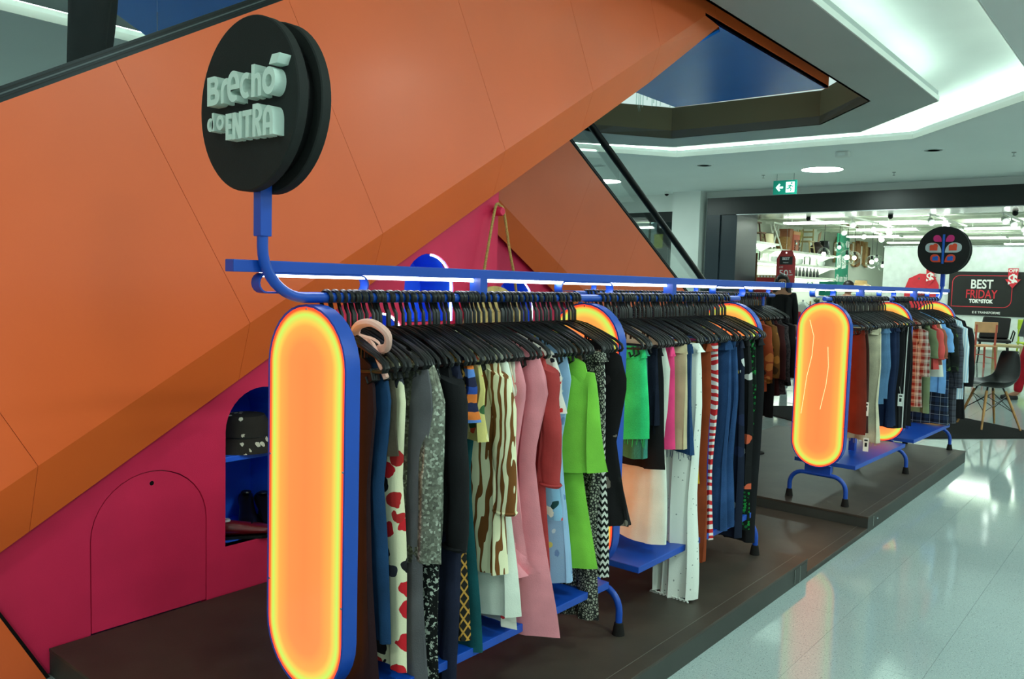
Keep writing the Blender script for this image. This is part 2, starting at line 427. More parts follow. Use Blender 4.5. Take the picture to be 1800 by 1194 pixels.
# hanging crystal strings in the void
t = thing('crystal_chandelier', 'crystal strings of a chandelier hanging in the ceiling void', 'chandelier', (-5.0, 8.55, 3.3))
m_cry = glass('crystal', (.85, .95, .92), 1.6, .1)
random.seed(4)
for q in range(16):
    x = -.22+.03*q; ln = .36+.1*sin(q*.9)
    MB().tube([(x, .05*sin(q*2.1), .62), (x, .05*sin(q*2.1), .62-ln)], .006, 5).build('crystal_string', m_cry, t)
MB().cbox((0, 0, .64), (.6, .2, .03)).build('canopy', m_chrome, t)
# ---- far wall with the shop opening
struct(MB().box(-16, -7.86, 16.0, 16.2, 3.02, Zc+.1).build('wall_back', m_white))
struct(MB().box(-8.66, -7.86, 16.0, 16.2, 0, 3.02).build('wall_back', m_white))
struct(MB().box(-16, -9.98, 16.0, 16.2, 0, 3.02).build('wall_back', m_white))
struct(MB().box(-9.98, -8.66, 16.0, 16.2, 0, 1.58).build('wall_back', m_white))
struct(MB().box(-7.86, 10, 16.0, 16.2, 3.25, Zc+.1).build('wall_back', m_white))
struct(MB().box(-8.60, -7.96, 15.72, 16.0, 0, Zc).build('wall_pillar', m_white))
def window_1():
    w = struct(thing('window_1', None, None, (-9.32, 16.05, 1.58)))
    MB().box(-.66, .66, -.04, .0, 1.22, 1.44).build('header', m_blackframe, w)
    MB().box(-.66, .66, -.06, .02, 0, .06).build('sill', m_white, w)
    for x in (-.64, -.02, .62): MB().box(x, x+.03, -.02, .03, .06, 1.22).build('mullion', m_darkmetal, w)
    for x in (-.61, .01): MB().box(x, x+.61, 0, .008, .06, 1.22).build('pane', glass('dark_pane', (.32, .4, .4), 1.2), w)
    return w
window_1()
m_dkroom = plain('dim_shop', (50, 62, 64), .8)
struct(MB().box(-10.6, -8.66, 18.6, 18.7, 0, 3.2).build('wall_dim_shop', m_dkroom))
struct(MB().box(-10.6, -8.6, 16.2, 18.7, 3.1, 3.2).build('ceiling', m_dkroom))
t = thing('ladder', 'aluminium stepladder standing in the dim shop window', 'ladder', (-9.05, 16.9, 0))
for sx in (-1, 1):
    MB().tube([(sx*.22, 0, 0), (sx*.12, .25, 2.6)], .02, 6).build('rail', m_chrome, t); MB().tube([(sx*.22, .6, 0), (sx*.12, .3, 2.6)], .018, 6).build('rail', m_chrome, t)
for q in range(7): MB().cbox((0, .03*q+.05, .3+.33*q), (.36-.025*q, .06, .02)).build('rung', m_chrome, t)
t = thing('hanging_sign', 'small yellow sign hanging in the dim shop', 'sign', (-9.75, 17.2, 2.45)); MB().cbox((0, 0, 0), (.22, .02, .34)).build('board', emit('yellow_board', (.9, .85, .05), .9), t); MB().tube([(0, 0, .17), (0, 0, .6)], .006, 5).build('cord', m_black, t)
t = thing('strip_light', 'curved white strip light on the dim shop ceiling', 'light', (-9.85, 17.6, 3.0)); MB().tube([(-.4+.1*i, .0, -.02*(i-4)**2/4) for i in range(9)], .035, 6).build('tube', e_store, t); MB().tube([(0, 0, 0), (0, 0, .1)], .01, 5).build('stem', m_chrome, t)
# shop portal
pt = struct(thing('trim_5', None, None, (-7.86, 16.0, 0)))
MB().box(0, .66, -.12, .9, 0, 2.90).build('jamb', m_navyframe, pt); MB().box(0, .30, -.16, -.12, 0, 2.899).build('jamb_panel', m_navyframe, pt)
MB().box(0, 16, -.16, .9, 2.90, 3.25).build('lintel', m_blackframe, pt); MB().box(.66, 16, -.17, .9, 2.885, 2.90).build('lintel_edge', m_chrome, pt)
# exit sign
t = thing('exit_sign', 'green exit sign with an arrow and a running figure', 'sign', (-5.5, 14.0, 3.045))
m_green = emit('exit_green', (.0, .16, .11), .55); m_sgw = emit('exit_white', (.7, .95, .85), .7)
MB().box(-.205, .205, -.012, .012, 0, .24).build('board', m_green, t)
for sx in (-.15, .15): MB().tube([(sx, 0, .24), (sx, 0, .355)], .006, 5).build('hanger_rod', m_chrome, t)
MB().box(.02, .17, -.016, -.012, .03, .21).build('pictogram_field', m_sgw, t)
fy = lambda x, z, t_: (x, -.016-t_, z)
shape('arrow', [[[(-.16, .12), (-.10, .19), (-.075, .17), (-.10, .137), (-.03, .137), (-.03, .103), (-.10, .103), (-.075, .07), (-.10, .05)]]], .003, lambda x, z, q: (x, -.012-q, z), m_sgw, t)
fig = MB()
for pts, r in (([(.085, .115), (.105, .155)], .014), ([(.085, .115), (.06, .09), (.035, .10)], .010), ([(.085, .115), (.115, .09), (.105, .05)], .010), ([(.105, .155), (.135, .13), (.155, .14)], .008), ([(.105, .155), (.07, .15), (.06, .125)], .008)):
    fig.tube([(x, -.017, z) for x, z in pts], r, 6, sy=.25)
fig.ball((.12, -.017, .185), .016, 10, 6, (1, .3, 1)); fig.build('running_figure', m_green, t)
# ================================================================== ESCALATORS
S3, C3 = .5, .8660254
CDX, CDZ = .08, .235
TN = .57735
def escalator(name, label, x0, width, kink, dirn, top_h, zland, yland_end, seams, zmin, glass_in, rail_line, ymin, ymax):
    """kink=(Y,z) a point of the lower edge of the side cladding at x0; dirn=+1 rises towards +Y"""
    t = thing(name, label, 'escalator', (x0, kink[0], 0))
    ky, kz = kink; g = dirn*TN
    lowz = lambda y: kz+(y-ky)*g
    # side face: between kink line and top edge, with the level landing
    y_end = ky+(zland-kz)/g
    if dirn > 0: poly = [(ymin, lowz(ymin)), (y_end, zland), (yland_end, zland), (yland_end, zland+top_h), (y_end+.0, zland+top_h), (ymin, lowz(ymin)+top_h)]
    else: poly = [(ymax, lowz(ymax)), (ymax, lowz(ymax)+top_h), (y_end, zland+top_h), (yland_end, zland+top_h), (yland_end, zland), (y_end, zland)]
    poly = clip(poly, 0, -1, -zmin)
    sx, sz = C3, dirn*S3                       # along-slope axis in (Y,z)
    T = lambda y, z: y*sx+z*sz
    cuts = [-99]+sorted(seams)+[99]
    for a, b in zip(cuts[:-1], cuts[1:]):
        p = clip(clip(poly, -sx, -sz, -(a+.0008)), sx, sz, b-.0008)
        if len(p) < 3: continue
        MB().prism(p, lambda y, z, q: (q, y-ky, z), -.012, 0).build('side_panel', m_orange, t)
    MB().prism(poly, lambda y, z, q: (q, y-ky, z), -.03, -.0125).build('backing', m_orange, t)
    # sloping chamfer under the side
    dz = kz-.578*0
    ch = []
    ya, yb = (ymin, y_end) if dirn > 0 else (y_end, ymax)
    def chpt(y, w):   # w 0 at kink, 1 at lower edge
        return (-CDX*w, y-ky, lowz(y)-CDZ*w)
    cs = sorted([c for c in seams]); last = None
    bounds = [ya]+[c for c in sorted([(c-dirn*S3*(kz-ky*g))/(sx+dirn*S3*g) for c in seams]) if ya+.05 < c < yb-.05]+[yb]
    for a, b in zip(bounds[:-1], bounds[1:]):
        a2, b2 = a+.0008, b-.0008
        e1 = dirn*CDZ/TN*0
        pts = [(a2, 0), (b2, 0), (b2, 1), (a2, 1)]
        va = [chpt(*q) for q in pts]
        if abs(b-y_end) < 1e-6 and dirn > 0: va[2] = (-.03, y_end+CDZ/TN-.12-ky, zland)
        if abs(a-y_end) < 1e-6 and dirn < 0: va[3] = (-CDX, y_end-CDZ/TN-ky, zland)
        va = [(v[0], v[1], max(v[2], zmin)) for v in va]
        vb = [(v[0]-.008, v[1], v[2]+.008) for v in va]
        MB().add(va+vb, [(0, 1, 2, 3), (7, 6, 5, 4), (0, 4, 5, 1), (1, 5, 6, 2), (2, 6, 7, 3), (3, 7, 4, 0)]).build('chamfer_panel', m_orange_d, t)
    # blue underside, sloping and level
    yl = y_end+dirn*CDZ/TN
    yo = ymin if dirn > 0 else ymax
    def usp(y, x): return (x, y-ky, max(zmin-.02, lowz(y)-CDZ))
    va = [usp(yo, -CDX), usp(yl, -CDX), usp(yl, -width), usp(yo, -width)]
    MB().add(va+[(v[0], v[1], v[2]+.02) for v in va], [(0, 1, 2, 3), (7, 6, 5, 4), (0, 4, 5, 1), (1, 5, 6, 2), (2, 6, 7, 3), (3, 7, 4, 0)]).build('underside', m_blue_soffit, t)
    va = [(-.0, y_end-ky, zland), (-.0, yland_end-ky, zland), (-width, yland_end-ky, zland), (-width, yl-ky, zland), (-CDX, yl-ky, zland), (-.03, yl-.12*dirn-ky, zland)]
    n = 6; vb = [(v[0], v[1], v[2]+.02) for v in va]
    MB().add(va+vb, [tuple(range(n)), tuple(range(2*n-1, n-1, -1))]+[(i, i+n, (i+1) % n+n, (i+1) % n) for i in range(n)]).build('landing_underside', m_blue_soffit, t)
    MB().add([(-width, (y_end-ky), zland), (-width, yland_end-ky, zland), (-width, yland_end-ky, zland+1), (-width, y_end-ky, zland+1)], [(0, 1, 2, 3)]).build('landing_back', m_orange, t)
    pe = [(0, zland), (-width, zland), (-width, zland+1.0), (0, zland+1.0)]
    MB().prism(pe, lambda x, z, q: (x, yland_end-ky+q, z), 0, .012*dirn).build('landing_end', m_orange, t)
    # dark metal deck trim, glass balustrade, handrail
    def strip(x_a, x_b, h0, h1, nm, m, y0, y1, **kw):
        p = [(y0, lowz(y0)+top_h+h0), (y1, lowz(y1)+top_h+h0), (y1, lowz(y1)+top_h+h1), (y0, lowz(y0)+top_h+h1)]
        p = clip(p, 0, -1, -zmin)
        if len(p) > 2: return MB().prism(p, lambda y, z, q: (q, y-ky, z), x_a, x_b).build(nm, m, t, **kw)
    y0, y1 = (ymin, y_end) if dirn > 0 else (y_end, ymax)
    strip(-.03, -.002, 0, .05, 'deck_trim', m_darkmetal, y0, y1)
    strip(-glass_in-.02, -.03, .03, .05, 'deck', m_darkmetal, y0, y1)
    for q in range(3): strip(-.001, .004, .012+.012*q, .017+.012*q, 'deck_groove', plain('deck_line', (78, 88, 90), .4) if q == 1 else m_black, y0, y1)
    yy = y0; k = 0
    while yy < y1-.05:
        y2 = min(y1, yy+1.15); strip(-glass_in-.010, -glass_in, .05, .78, 'glass_panel', glass('balustrade_glass', (.965, .995, .99), .45), yy+.003, y2-.003); yy = y2
    rx, ry, rz = rail_line
    p = [(rx-x0, y-ky, max(zmin+.5, rz+(y-ry)*g)) for y in (y0-.2, (y0+y1)/2, y1+.3)]
    MB().tube(p, .038, 10).build('handrail', m_black, t, smooth=True)
    return t
seams1 = [-.6, .3, 1.3, 2.2, 2.99, 3.97, 4.9, 5.8, 6.7, 7.6, 8.5]
e1 = escalator('escalator', 'near escalator clad in glossy orange panels, rising to the right behind the racks', -2.85, 1.67, (.941, .711), 1, 1.2, 3.39, 8.22, seams1, .0, .07, (-2.93, .95, 2.75), -.8, 5.6)
seams2 = [T_ for T_ in (-.5, .5, 1.5, 2.6, 3.5, 4.55, 5.6, 6.6, 7.6)]
e2 = escalator('escalator', 'far escalator with orange sides and black handrail, descending to the right', -4.54, 1.66, (5.78, 1.82), -1, 1.208, 3.39, -1.5, seams2, .02, .30, (-4.80, 7.017, 3.015), 3.0, 10.0)
# treads of the near escalator under the standing person
for q in range(9):
    y = .75+.28*q; z = 1.611+(y-.421)*TN-.22
    MB().box(-.95-.6, -.95+.6, y-.941, y-.941+.40, z-.02, z).build('step', m_darkmetal, e1)
# orange foot panel of the lower landing
t = thing('orange_foot_panel', 'orange slanted foot panel at the lower left corner beside the pink wall', 'panel', (-2.97, .5, 0))
MB().prism([(-1.0, 0), (.61, 0), (.38, .43), (-1.0, 1.0)], lambda y, z, q: (q, y, z), -.02, .02).build('panel', m_orange, t, bevel=.002)
MB().prism([(.61, 0), (.625, 0), (.392, .43), (.38, .43)], lambda y, z, q: (q, y, z), -.03, .005).build('joint_strip', m_black, t)
# ---- pink walls
def arch(y0, y1, zb, zs):
    r = (y1-y0)/2; return [(y0, zb), (y1, zb)]+arc((y0+y1)/2, zs, r, r, 0, 180, 18)
lo1 = lambda y: .469+(y-.986)*TN+.03
pw = [(1.125, 0), (3.49, 0), (3.49, lo1(3.49)), (.9, lo1(.9)+.0), (.905, .40)]
door = arch(1.28, 1.728, .095, .434)
nA = arch(1.815, 2.163, .292, .77); nB = arch(2.79, 3.14, 1.20, 1.373); nC = arch(2.50, 2.80, .70, 1.10)
wl = struct(thing('wall_pink', None, None, (-2.995, 1.1, 0)))
PX = lambda y, z, q: (-q, y-1.1, z)
shape('wall_panel', [[pw, arch(1.276, 1.732, -.001, .434), nA, nB, nC]], .04, PX, m_pink, wl)
MB().prism([(.9, lo1(.9)-.010), (3.49, lo1(3.49)-.010), (3.49, lo1(3.49)), (.9, lo1(.9))], PX, -.04, .0).build('shadow_gap', m_black, wl)
MB().prism([(1.0, 0), (3.49, 0), (3.49, 1.5), (1.0, .2)], PX, .43, .45).build('backing', m_pink, wl)
t = thing('hatch_door', 'arched pink access door with a small round finger hole', 'door', (-2.995, 1.5, .095))
shape('panel', [[[(y-1.5, z-.095) for y, z in door], [(y-1.5, z-.095) for y, z in arc(1.506, .613, .009, .009, 0, 360, 14)[:-1]]]], .03, lambda y, z, q: (-q-.001, y, z), m_pink, t)
MB().lathe([(.012, 0), (.012, .03), (.009, .03)], 14, M=Matrix.Translation((-.032, .006, .518)) @ Matrix.Rotation(pi/2, 4, 'Y')).build('finger_hole', m_black, t)
m_bluen = plain('niche_blue', (40, 110, 252), .4, 0, .5, 0, .06, 3)
def niche(y0, y1, zb, zs, depth, lab, shelf=None, x0=-2.995, slats=True, lit=False):
    t = thing('wall_niche', lab, 'niche', (x0, (y0+y1)/2, zb)); yc = (y0+y1)/2; r = (y1-y0)/2
    A = arch(y0, y1, zb, zs); n = len(A); F = lambda y, z, q: (-q, y-yc, z-zb)
    vs = [F(y, z, .002) for y, z in A]+[F(y, z, depth) for y, z in A]
    MB().add(vs, [(i, (i+1) % n, (i+1) % n+n, i+n) for i in range(n)]).build('lining', m_bluen, t)
    MB().prism(A, F, depth, depth+.01).build('back', m_bluen, t)
    if slats:
        for z in (zb+.26, zb+.52):
            if z < zs: MB().box(-depth+.001, -depth+.004, -r, r, z-zb, z-zb+.012).build('groove', plain('groove_dark', (8, 18, 50), .6), t)
    if shelf: MB().box(-depth, -.004, -r, r, shelf-zb-.022, shelf-zb).build('shelf', m_bluen, t, bevel=.002)
    if lit:
        pts = [F(y, z, .012) for y, z in [(y1-.006, zb)]+arc(yc, zs, r-.006, r-.006, 0, 85, 12)]
        MB().tube(pts, .005, 6).build('led_edge', e_led, t)
    return t
niche(1.815, 2.163, .292, .77, .36, 'blue arched shoe niche in the pink wall next to the hatch door', .665)
niche(2.79, 3.14, 1.20, 1.373, .25, 'blue arched niche with a lit edge behind the near rack beam', None, slats=False, lit=True)
niche(2.50, 2.80, .70, 1.10, .25, 'low blue arched niche behind the hangers of the near rack', None, slats=False, lit=True)
lo2 = lambda y: 1.622-(y-6.008)*TN+.03
w2 = struct(thing('wall_pink_far', None, None, (-4.67, 6, 0)))
shape('wall_panel', [[[(4.6, 0), (8.7, 0), (8.7, lo2(8.7)), (4.6, lo2(4.6))], arch(5.42, 5.98, .75, 1.17)]], .04, lambda y, z, q: (-q, y-6, z), m_pink, w2)
MB().prism([(4.6, lo2(4.6)), (8.7, lo2(8.7)), (8.7, lo2(8.7)+.016), (4.6, lo2(4.6)+.016)], lambda y, z, q: (-q, y-6, z), -.002, .03).build('shadow_gap', m_black, w2)
niche(5.42, 5.98, .75, 1.17, .3, 'blue arched niche with a bright edge in the far pink wall', None, -4.67, slats=False, lit=True)
t = thing('pink_peg', 'round pink peg at the top of the pink wall holding a rope', 'peg', (-2.995, 3.455, 1.80))
MB().lathe([(.022, 0), (.026, .05), (.02, .062)], 16, M=Matrix.Rotation(pi/2, 4, 'Y')).build('knob', m_pink, t, smooth=True); MB().lathe([(.012, -.02), (.012, 0), (.01, 0)], 10, M=Matrix.Rotation(pi/2, 4, 'Y')).build('shank', m_pink, t)
# hanging straw bag
m_straw = plain('pale_wood_disc', (206, 178, 112), .7, 0, .3, 0, .16, 22, .3, 120); m_rope = plain('rope', (196, 160, 96), .9, 0, .2, 0, .2, 160)
t = thing('hanging_disc_bag', 'round pale straw bag hanging by a rope from the pink peg', 'bag', (-2.93, 3.40, 1.14))
MB().lathe([(.02, -.018), (.23, -.018), (.25, -.006), (.25, .006), (.23, .018), (.02, .018)], 36, M=Matrix.Rotation(pi/2, 4, 'Y')).build('body', m_straw, t, smooth=True)
for q in range(3): MB().tube([(.019, (.06+.055*q)*cos(a*pi/16), (.06+.055*q)*sin(a*pi/16)) for a in range(32)], .004, 5, closed=True).build('woven_ring', m_straw, t)
MB().tube(smooth_path([(.0, -.115, .205), (-.005, -.08, .36), (-.01, -.03, .56), (-.02, .01, .675), (-.025, .035, .70), (-.03, .065, .69), (-.02, .085, .66), (-.012, .13, .46), (-.004, .17, .31), (0, .20, .16)]), .008, 7).build('rope', m_rope, t, smooth=True)
# ================================================================== DISPLAY PLATFORMS
def platform(lab, y0, y1, h, x0=-2.985, x1=-1.359):
    t = thing('display_platform', lab, 'platform', ((x0+x1)/2, (y0+y1)/2, 0)); hx = (x1-x0)/2; hy = (y1-y0)/2
    MB().box(-hx, hx, -hy, hy, h-.012, h).build('top_board', m_platform, t, bevel=.0015)
    MB().box(hx-.02, hx-.001, -hy+.001, hy-.001, 0, h-.0125).build('side_board', m_platside, t); MB().box(-hx, hx-.02, -hy+.002, -hy+.02, 0, h-.0125).build('end_board', m_platside, t); MB().box(-hx, hx-.02, hy-.02, hy-.002, 0, h-.0125).build('end_board', m_platside, t)
    MB().box(hx-.062, hx-.06, -hy, hy, h-.0119, h+.0004).build('edge_line', plain('edge_line', (104, 100, 92), .5), t)
    return t, hx, hy
P1, hx, hy = platform('large dark platform under the near clothes rack', 1.13, 3.995, .095)
MB().box(hx-.0005, hx+.001, hy-.17, hy-.02, .012, .082).build('socket_plate', m_platside, P1); MB().box(hx-.0005, hx+.002, hy-.10, hy-.098, .0, .083).build('joint', plain('joint_pale', (150, 160, 152), .5), P1); MB().box(hx-.0005, hx+.002, hy-.17, hy-.168, .012, .082).build('joint', MATS['joint_pale'], P1)
platform('low dark board bridging the two platforms', 3.997, 4.985, .028)
P2, hx, hy = platform('dark platform under the farther clothes rack', 4.987, 7.72, .095)
MB().box(hx-.0005, hx+.001, -hy+.11, -hy+.113, .02, .08).build('joint', MATS['joint_pale'], P2); MB().ball((hx, -hy+.19, .05), .006, 8, 6).build('screw', m_chrome, P2)
# ================================================================== RACKS
def panel_material():
    k = N('light_panel_acrylic'); s = k.sep()
    L = .515-.165+.0
    az = k.math('SUBTRACT', k.math('ABSOLUTE', s[2]), .35); az = k.math('MAXIMUM', az, 0)
    d = k.math('DIVIDE', k.math('SQRT', k.math('ADD', k.math('MULTIPLY', s[0], s[0]), k.math('MULTIPLY', az, az))), .165)
    c = k.ramp(d, [(0, (1.7, .28, .075, 1)), (.40, (1.6, .31, .08, 1)), (.66, (1.2, .45, .085, 1)), (.775, (.80, .78, .11, 1)), (.84, (.58, .96, .14, 1)), (.885, (.85, .62, .08, 1)), (.925, (1.7, .11, .03, 1)), (1.0, (1.5, .05, .02, 1))])
    k.p.inputs['Base Color'].default_value = (.10, .03, .01, 1); k.p.inputs['Roughness'].default_value = .15
    k.link(c, k.p.inputs['Emission Color']); k.p.inputs['Emission Strength'].default_value = 1.0
    return k.m
m_panel = panel_material()
PZ, PH, PW = .735, .515, .165            # panel centre above platform, half height, half width
def stadium(w, h, n=16):
    return arc(0, h-w, w, w, 0, 180, n)+arc(0, -(h-w), w, w, 180, 360, n)
SPAN = 1.265
BARZ = 1.267                             # bar height above platform
def light_panel(rack, y, lit=True):
    rim = stadium(PW, PH); inner = stadium(PW-.006, PH-.006)
    V, F = shape_mesh([[rim, inner]], .045)
    r = MB().add([(v[0], -.045+v[2], v[1]) for v in V], F).build('light_panel', m_blue, rack, loc=(0, y, PZ), smooth=True)
    for yy, nm in ((-.0435, 'diffuser'), (-.0045, 'diffuser')):
        MB().prism(stadium(PW-.006, PH-.006, 20), lambda x, z, q: (x, yy+q, z), 0, .003).build(nm, m_panel, r)
    for a, b in ((0, PH-.012), (PW-.010, .1), (-PW+.010, .1), (PW-.010, -.25), (-PW+.010, -.25), (0, -PH+.012)):
        MB().ball((a, -.044, b), .0035, 8, 5, (1, .5, 1)).build('screw', m_chrome, r)
def hoop(rack, y):
    w, top, R = .176, .172, .085
    pts = [(-w, 0, .02), (-w, 0, top-R)]+[(x, 0, z) for x, z in arc(-w+R, top-R, R, R, 180, 90, 7)]+[(x, 0, z) for x, z in arc(w-R, top-R, R, R, 90, 0, 7)]+[(w, 0, top-R), (w, 0, .02)]
    h = MB().tube(pts, .0135, 10).build('leg_hoop', m_blue, rack, smooth=True, loc=(0, y, 0))
    for sx in (-w, w): MB().lathe([(.024, 0), (.0225, .012), (.017, .046), (.014, .048)], 14, (sx, 0, 0)).build('rubber_foot', m_rubber, h, smooth=True)
    MB().box(-.08, .08, -.012, .012, top-.005, PZ-PH+.012).build('bracket', m_blue, h)
def rack(label, loc, rz, bays, sign_end, panels=True, y_over=(.245, .715)):
    t = thing('clothes_rack', label, 'clothes rack', loc, rz)
    L = SPAN*bays
    for i in range(bays+1):
        if panels: hoop(t, SPAN*i)
        else: MB().lathe([(.07, 0), (.07, .008), (.02, .014)], 24, (0, SPAN*i, 0)).build('base_plate', m_rubber, t)
        if panels: light_panel(t, SPAN*i)
        else: MB().tube([(0, SPAN*i, .01), (0, SPAN*i, BARZ)], .0135, 10).build('post', m_blue, t)
        BX = -.030
        lp = [(y, z) for y, z in arc(SPAN*i+.15, BARZ+.036, .026, .026, -90, 90, 8)]+[(y, z) for y, z in arc(SPAN*i-.15, BARZ+.036, .026, .026, 90, 270, 8)]
        n = len(lp); vs = []
        for x in (BX-.017, BX+.017):
            for rr_ in (0, 1):
                for j, (y, z) in enumerate(lp):
                    cy = SPAN*i+(.15 if y > SPAN*i else -.15); dv = Vector((y-cy, z-BARZ-.036)).normalized()*(.004*rr_); vs.append((x, y-dv.x, z-dv.y))
        fs = []
        for j in range(n):
            k = (j+1) % n; fs += [(j, k, 2*n+k, 2*n+j), (n+j, 3*n+j, 3*n+k, n+k), (j, n+j, n+k, k), (2*n+j, 2*n+k, 3*n+k, 3*n+j)]
        MB().add(vs, fs).build('loop_bracket', m_blue, t, smooth=True)
    for i in range(bays if panels else 0):
        MB().box(-.195, .192, SPAN*i+.105, SPAN*(i+1)-.105, .211, .237).build('shelf', m_blue, t, bevel=.002)
        for sy in (.1, SPAN-.11): MB().box(-.05, .05, SPAN*i+sy-.01, SPAN*i+sy+.02, .17, .211).build('shelf_bracket', m_blue, t)
        MB().box(BX-.004, .012, SPAN*(i+.5)-.017, SPAN*(i+.5)+.017, BARZ, BARZ+.064).build('drop_post', m_blue, t)
        MB().box(-.02, .02, SPAN*i+.60, SPAN*i+.64, .237, .36).build('shelf_post', m_blue, t)
    bz = BARZ+.062
    b = MB().box(BX-.022, BX+.016, -y_over[0], L+y_over[1], bz, bz+.030).build('top_beam', m_blue, t, bevel=.002)
    y = -y_over[0]+.09
    while y < L+y_over[1]-.1:
        y2 = min(y+.62, L+y_over[1]-.06); MB().box(BX-.014, BX+.012, y, y2, bz-.011, bz-.0005).build('led_strip', e_led, b); y = y2+.02
    if sign_end == 0:
        pts = [(0, L+.06, BARZ), (0, -.05, BARZ)]+[(0, y, z) for y, z in arc(-.05, BARZ+.125, .125, .125, 270, 180, 10)]+[(0, -.175, BARZ+.17)]
    elif sign_end == 1:
        pts = [(0, -.05, BARZ), (0, L+.05, BARZ)]+[(0, y, z) for y, z in arc(L+.05, BARZ+.12, .12, .12, -90, 0, 10)]+[(0, L+.17, BARZ+.17)]
    else: pts = [(0, -.06, BARZ), (0, L+y_over[1], BARZ)]
    MB().tube(pts, .0135, 12).build('hanging_bar', m_blue, t, smooth=True)
    return t
PLAT = .095
R1 = rack('near clothes rack with round shop sign, blue frame and glowing orange panels', (-1.755, 1.337, PLAT), 0, 2, 0)
R2 = rack('farther clothes rack with round leaf emblem sign, blue frame and glowing panels', (-1.715, 5.137, PLAT), -.026, 2, 1, y_over=(.52, .50))
R3 = rack('rear blue clothes rack without light panels, behind the near rack', (-2.60, 3.75, PLAT), 0, 2, None, panels=False, y_over=(.1, .22))
# scratches on the farther rack's first panel
for pts in ([(-.085, .40), (-.055, .30), (-.06, .18), (-.085, .05), (-.10, -.10), (-.11, -.19)], [(.035, .24), (.045, .12), (.035, .0), (.02, -.08), (.008, -.15)]):
    pn = [c for c in R2.children if c.name.startswith('light_panel')][0]
    MB().tube([(x, -.0438, z) for x, z in pts], .0016, 5).build('scratch', emit('scratch_glow', (1, .75, .35), 1.1), pn)
# ---- shop sign on the near rack
def sign(label, rackobj, y, zc, R=.205):
    t = thing('round_sign', label, 'sign', (0, 0, 0))
    M_ = rackobj.matrix_basis
    p = Matrix.LocRotScale(rackobj.location, rackobj.rotation_euler, None) @ Vector((0, y, zc)); t.location = p; t.rotation_euler = rackobj.rotation_euler
    RX = Matrix.Rotation(pi/2, 4, 'X')
    for a, nm in ((.018, 'front_disc'), (-.046, 'rear_disc')):
        MB().lathe([(.001, 0), (R-.003, 0), (R, .003), (R, .025), (R-.003, .028), (.001, .028)], 64, (0, 0, 0), Matrix.Translation((0, -a, 0)) @ RX).build(nm, m_blackmatte, t, smooth=True)
    MB().lathe([(.001, 0), (R-.03, 0), (R-.03, .036), (.001, .036)], 48, (0, 0, 0), Matrix.Translation((0, .018, 0)) @ RX).build('core', m_black, t)
    MB().box(-.016, .016, -.016, .016, -R-.105, -R+.02).build('sleeve', m_blue, t, bevel=.002)
    return t
def ell(cx, cy, rx, ry, n=28): return arc(cx, cy, rx, ry, 0, 360, n)[:-1]
def band(cx, cy, ro, ri, a0, a1, n=18): return arc(cx, cy, ro[0], ro[1], a0, a1, n)+arc(cx, cy, ri[0], ri[1], a1, a0, n)
def rrect(x0, x1, y0, y1, r=.05): return arc(x1-r, y0+r, r, r, -90, 0, 3)+arc(x1-r, y1-r, r, r, 0, 90, 3)+arc(x0+r, y1-r, r, r, 90, 180, 3)+arc(x0+r, y0+r, r, r, 180, 270, 3)
GL = {
 'B': [[[(0, 0), (.55, 0)]+arc(.58, .28, .42, .28, -80, 62, 10)+arc(.56, .76, .36, .24, -45, 90, 10)+[(0, 1)], rrect(.27, .64, .2, .38, .06), rrect(.27, .62, .62, .8, .06)]],
 'r': [[[(0, 0), (.42, 0), (.42, .48)]+arc(.85, .48, .43, .26, 180, 95, 6)+[(1, .74), (1, 1)]+arc(.85, .48, .85, .52, 85, 180, 10)]],
 'e': [[arc(.5, .5, .5, .5, 0, 300, 26)+[(.80, .0), (.80, .20), (.62, .20)]+arc(.52, .42, .22, .2, 250, 185, 5)+[(.30, .40), (1, .40)], arc(.5, .56, .2, .24, 0, 180, 10)]],
 'c': [[band(.55, .5, (.55, .5), (.30, .27), 60, 300, 22)]],
 'h': [[[(0, 0), (.34, 0), (.34, .44)]+arc(.5, .44, .16, .12, 180, 0, 7)+[(.66, 0), (1, 0), (1, .45)]+arc(.62, .45, .38, .27, 0, 100, 8)+[(.34, .68), (.34, 1), (0, 1)]]],
 'o': [[ell(.5, .5, .5, .5), ell(.5, .5, .24, .23)]],
 'accent': [[[(0, 0), (.72, 0), (1, 1), (.28, 1)]]],
 'd': [[ell(.40, .37, .40, .37), ell(.42, .37, .17, .18)], [[(.62, .0), (.95, .0), (.9, .1), (.9, 1), (.62, 1)]]],
 'E': [[[(0, 0), (1, 0), (1, .2), (.45, .2), (.45, .41), (.9, .41), (.9, .6), (.45, .6), (.45, .8), (1, .8), (1, 1), (0, 1)]]],
 'N': [[[(0, 0), (.3, 0), (.3, .52), (.68, 0), (1, 0), (1, 1), (.7, 1), (.7, .48), (.32, 1), (0, 1)]]],
 'T': [[[(.33, 0), (.67, 0), (.67, .79), (1, .79), (1, 1), (0, 1), (0, .79), (.33, .79)]]],
 'R': [[[(0, 0), (.32, 0), (.32, .38), (.62, 0), (1, 0), (.66, .44)]+arc(.5, .71, .5, .29, -60, 90, 10)+[(0, 1)], [(.32, .56)]+arc(.45, .69, .22, .13, -80, 90, 7)+[(.32, .82)]]],
 'A': [[[(0, 0), (.32, 0), (.32, .24), (.68, .24), (.68, 0), (1, 0), (1, .55)]+arc(.5, .55, .5, .45, 0, 180, 16)+[(0, .55)], [(.32, .42), (.68, .42), (.68, .56)]+arc(.5, .56, .18, .22, 0, 180, 8)]],
}
SG1 = sign('round black shop sign with raised white letters above the near rack', R1, -.175, 1.727)
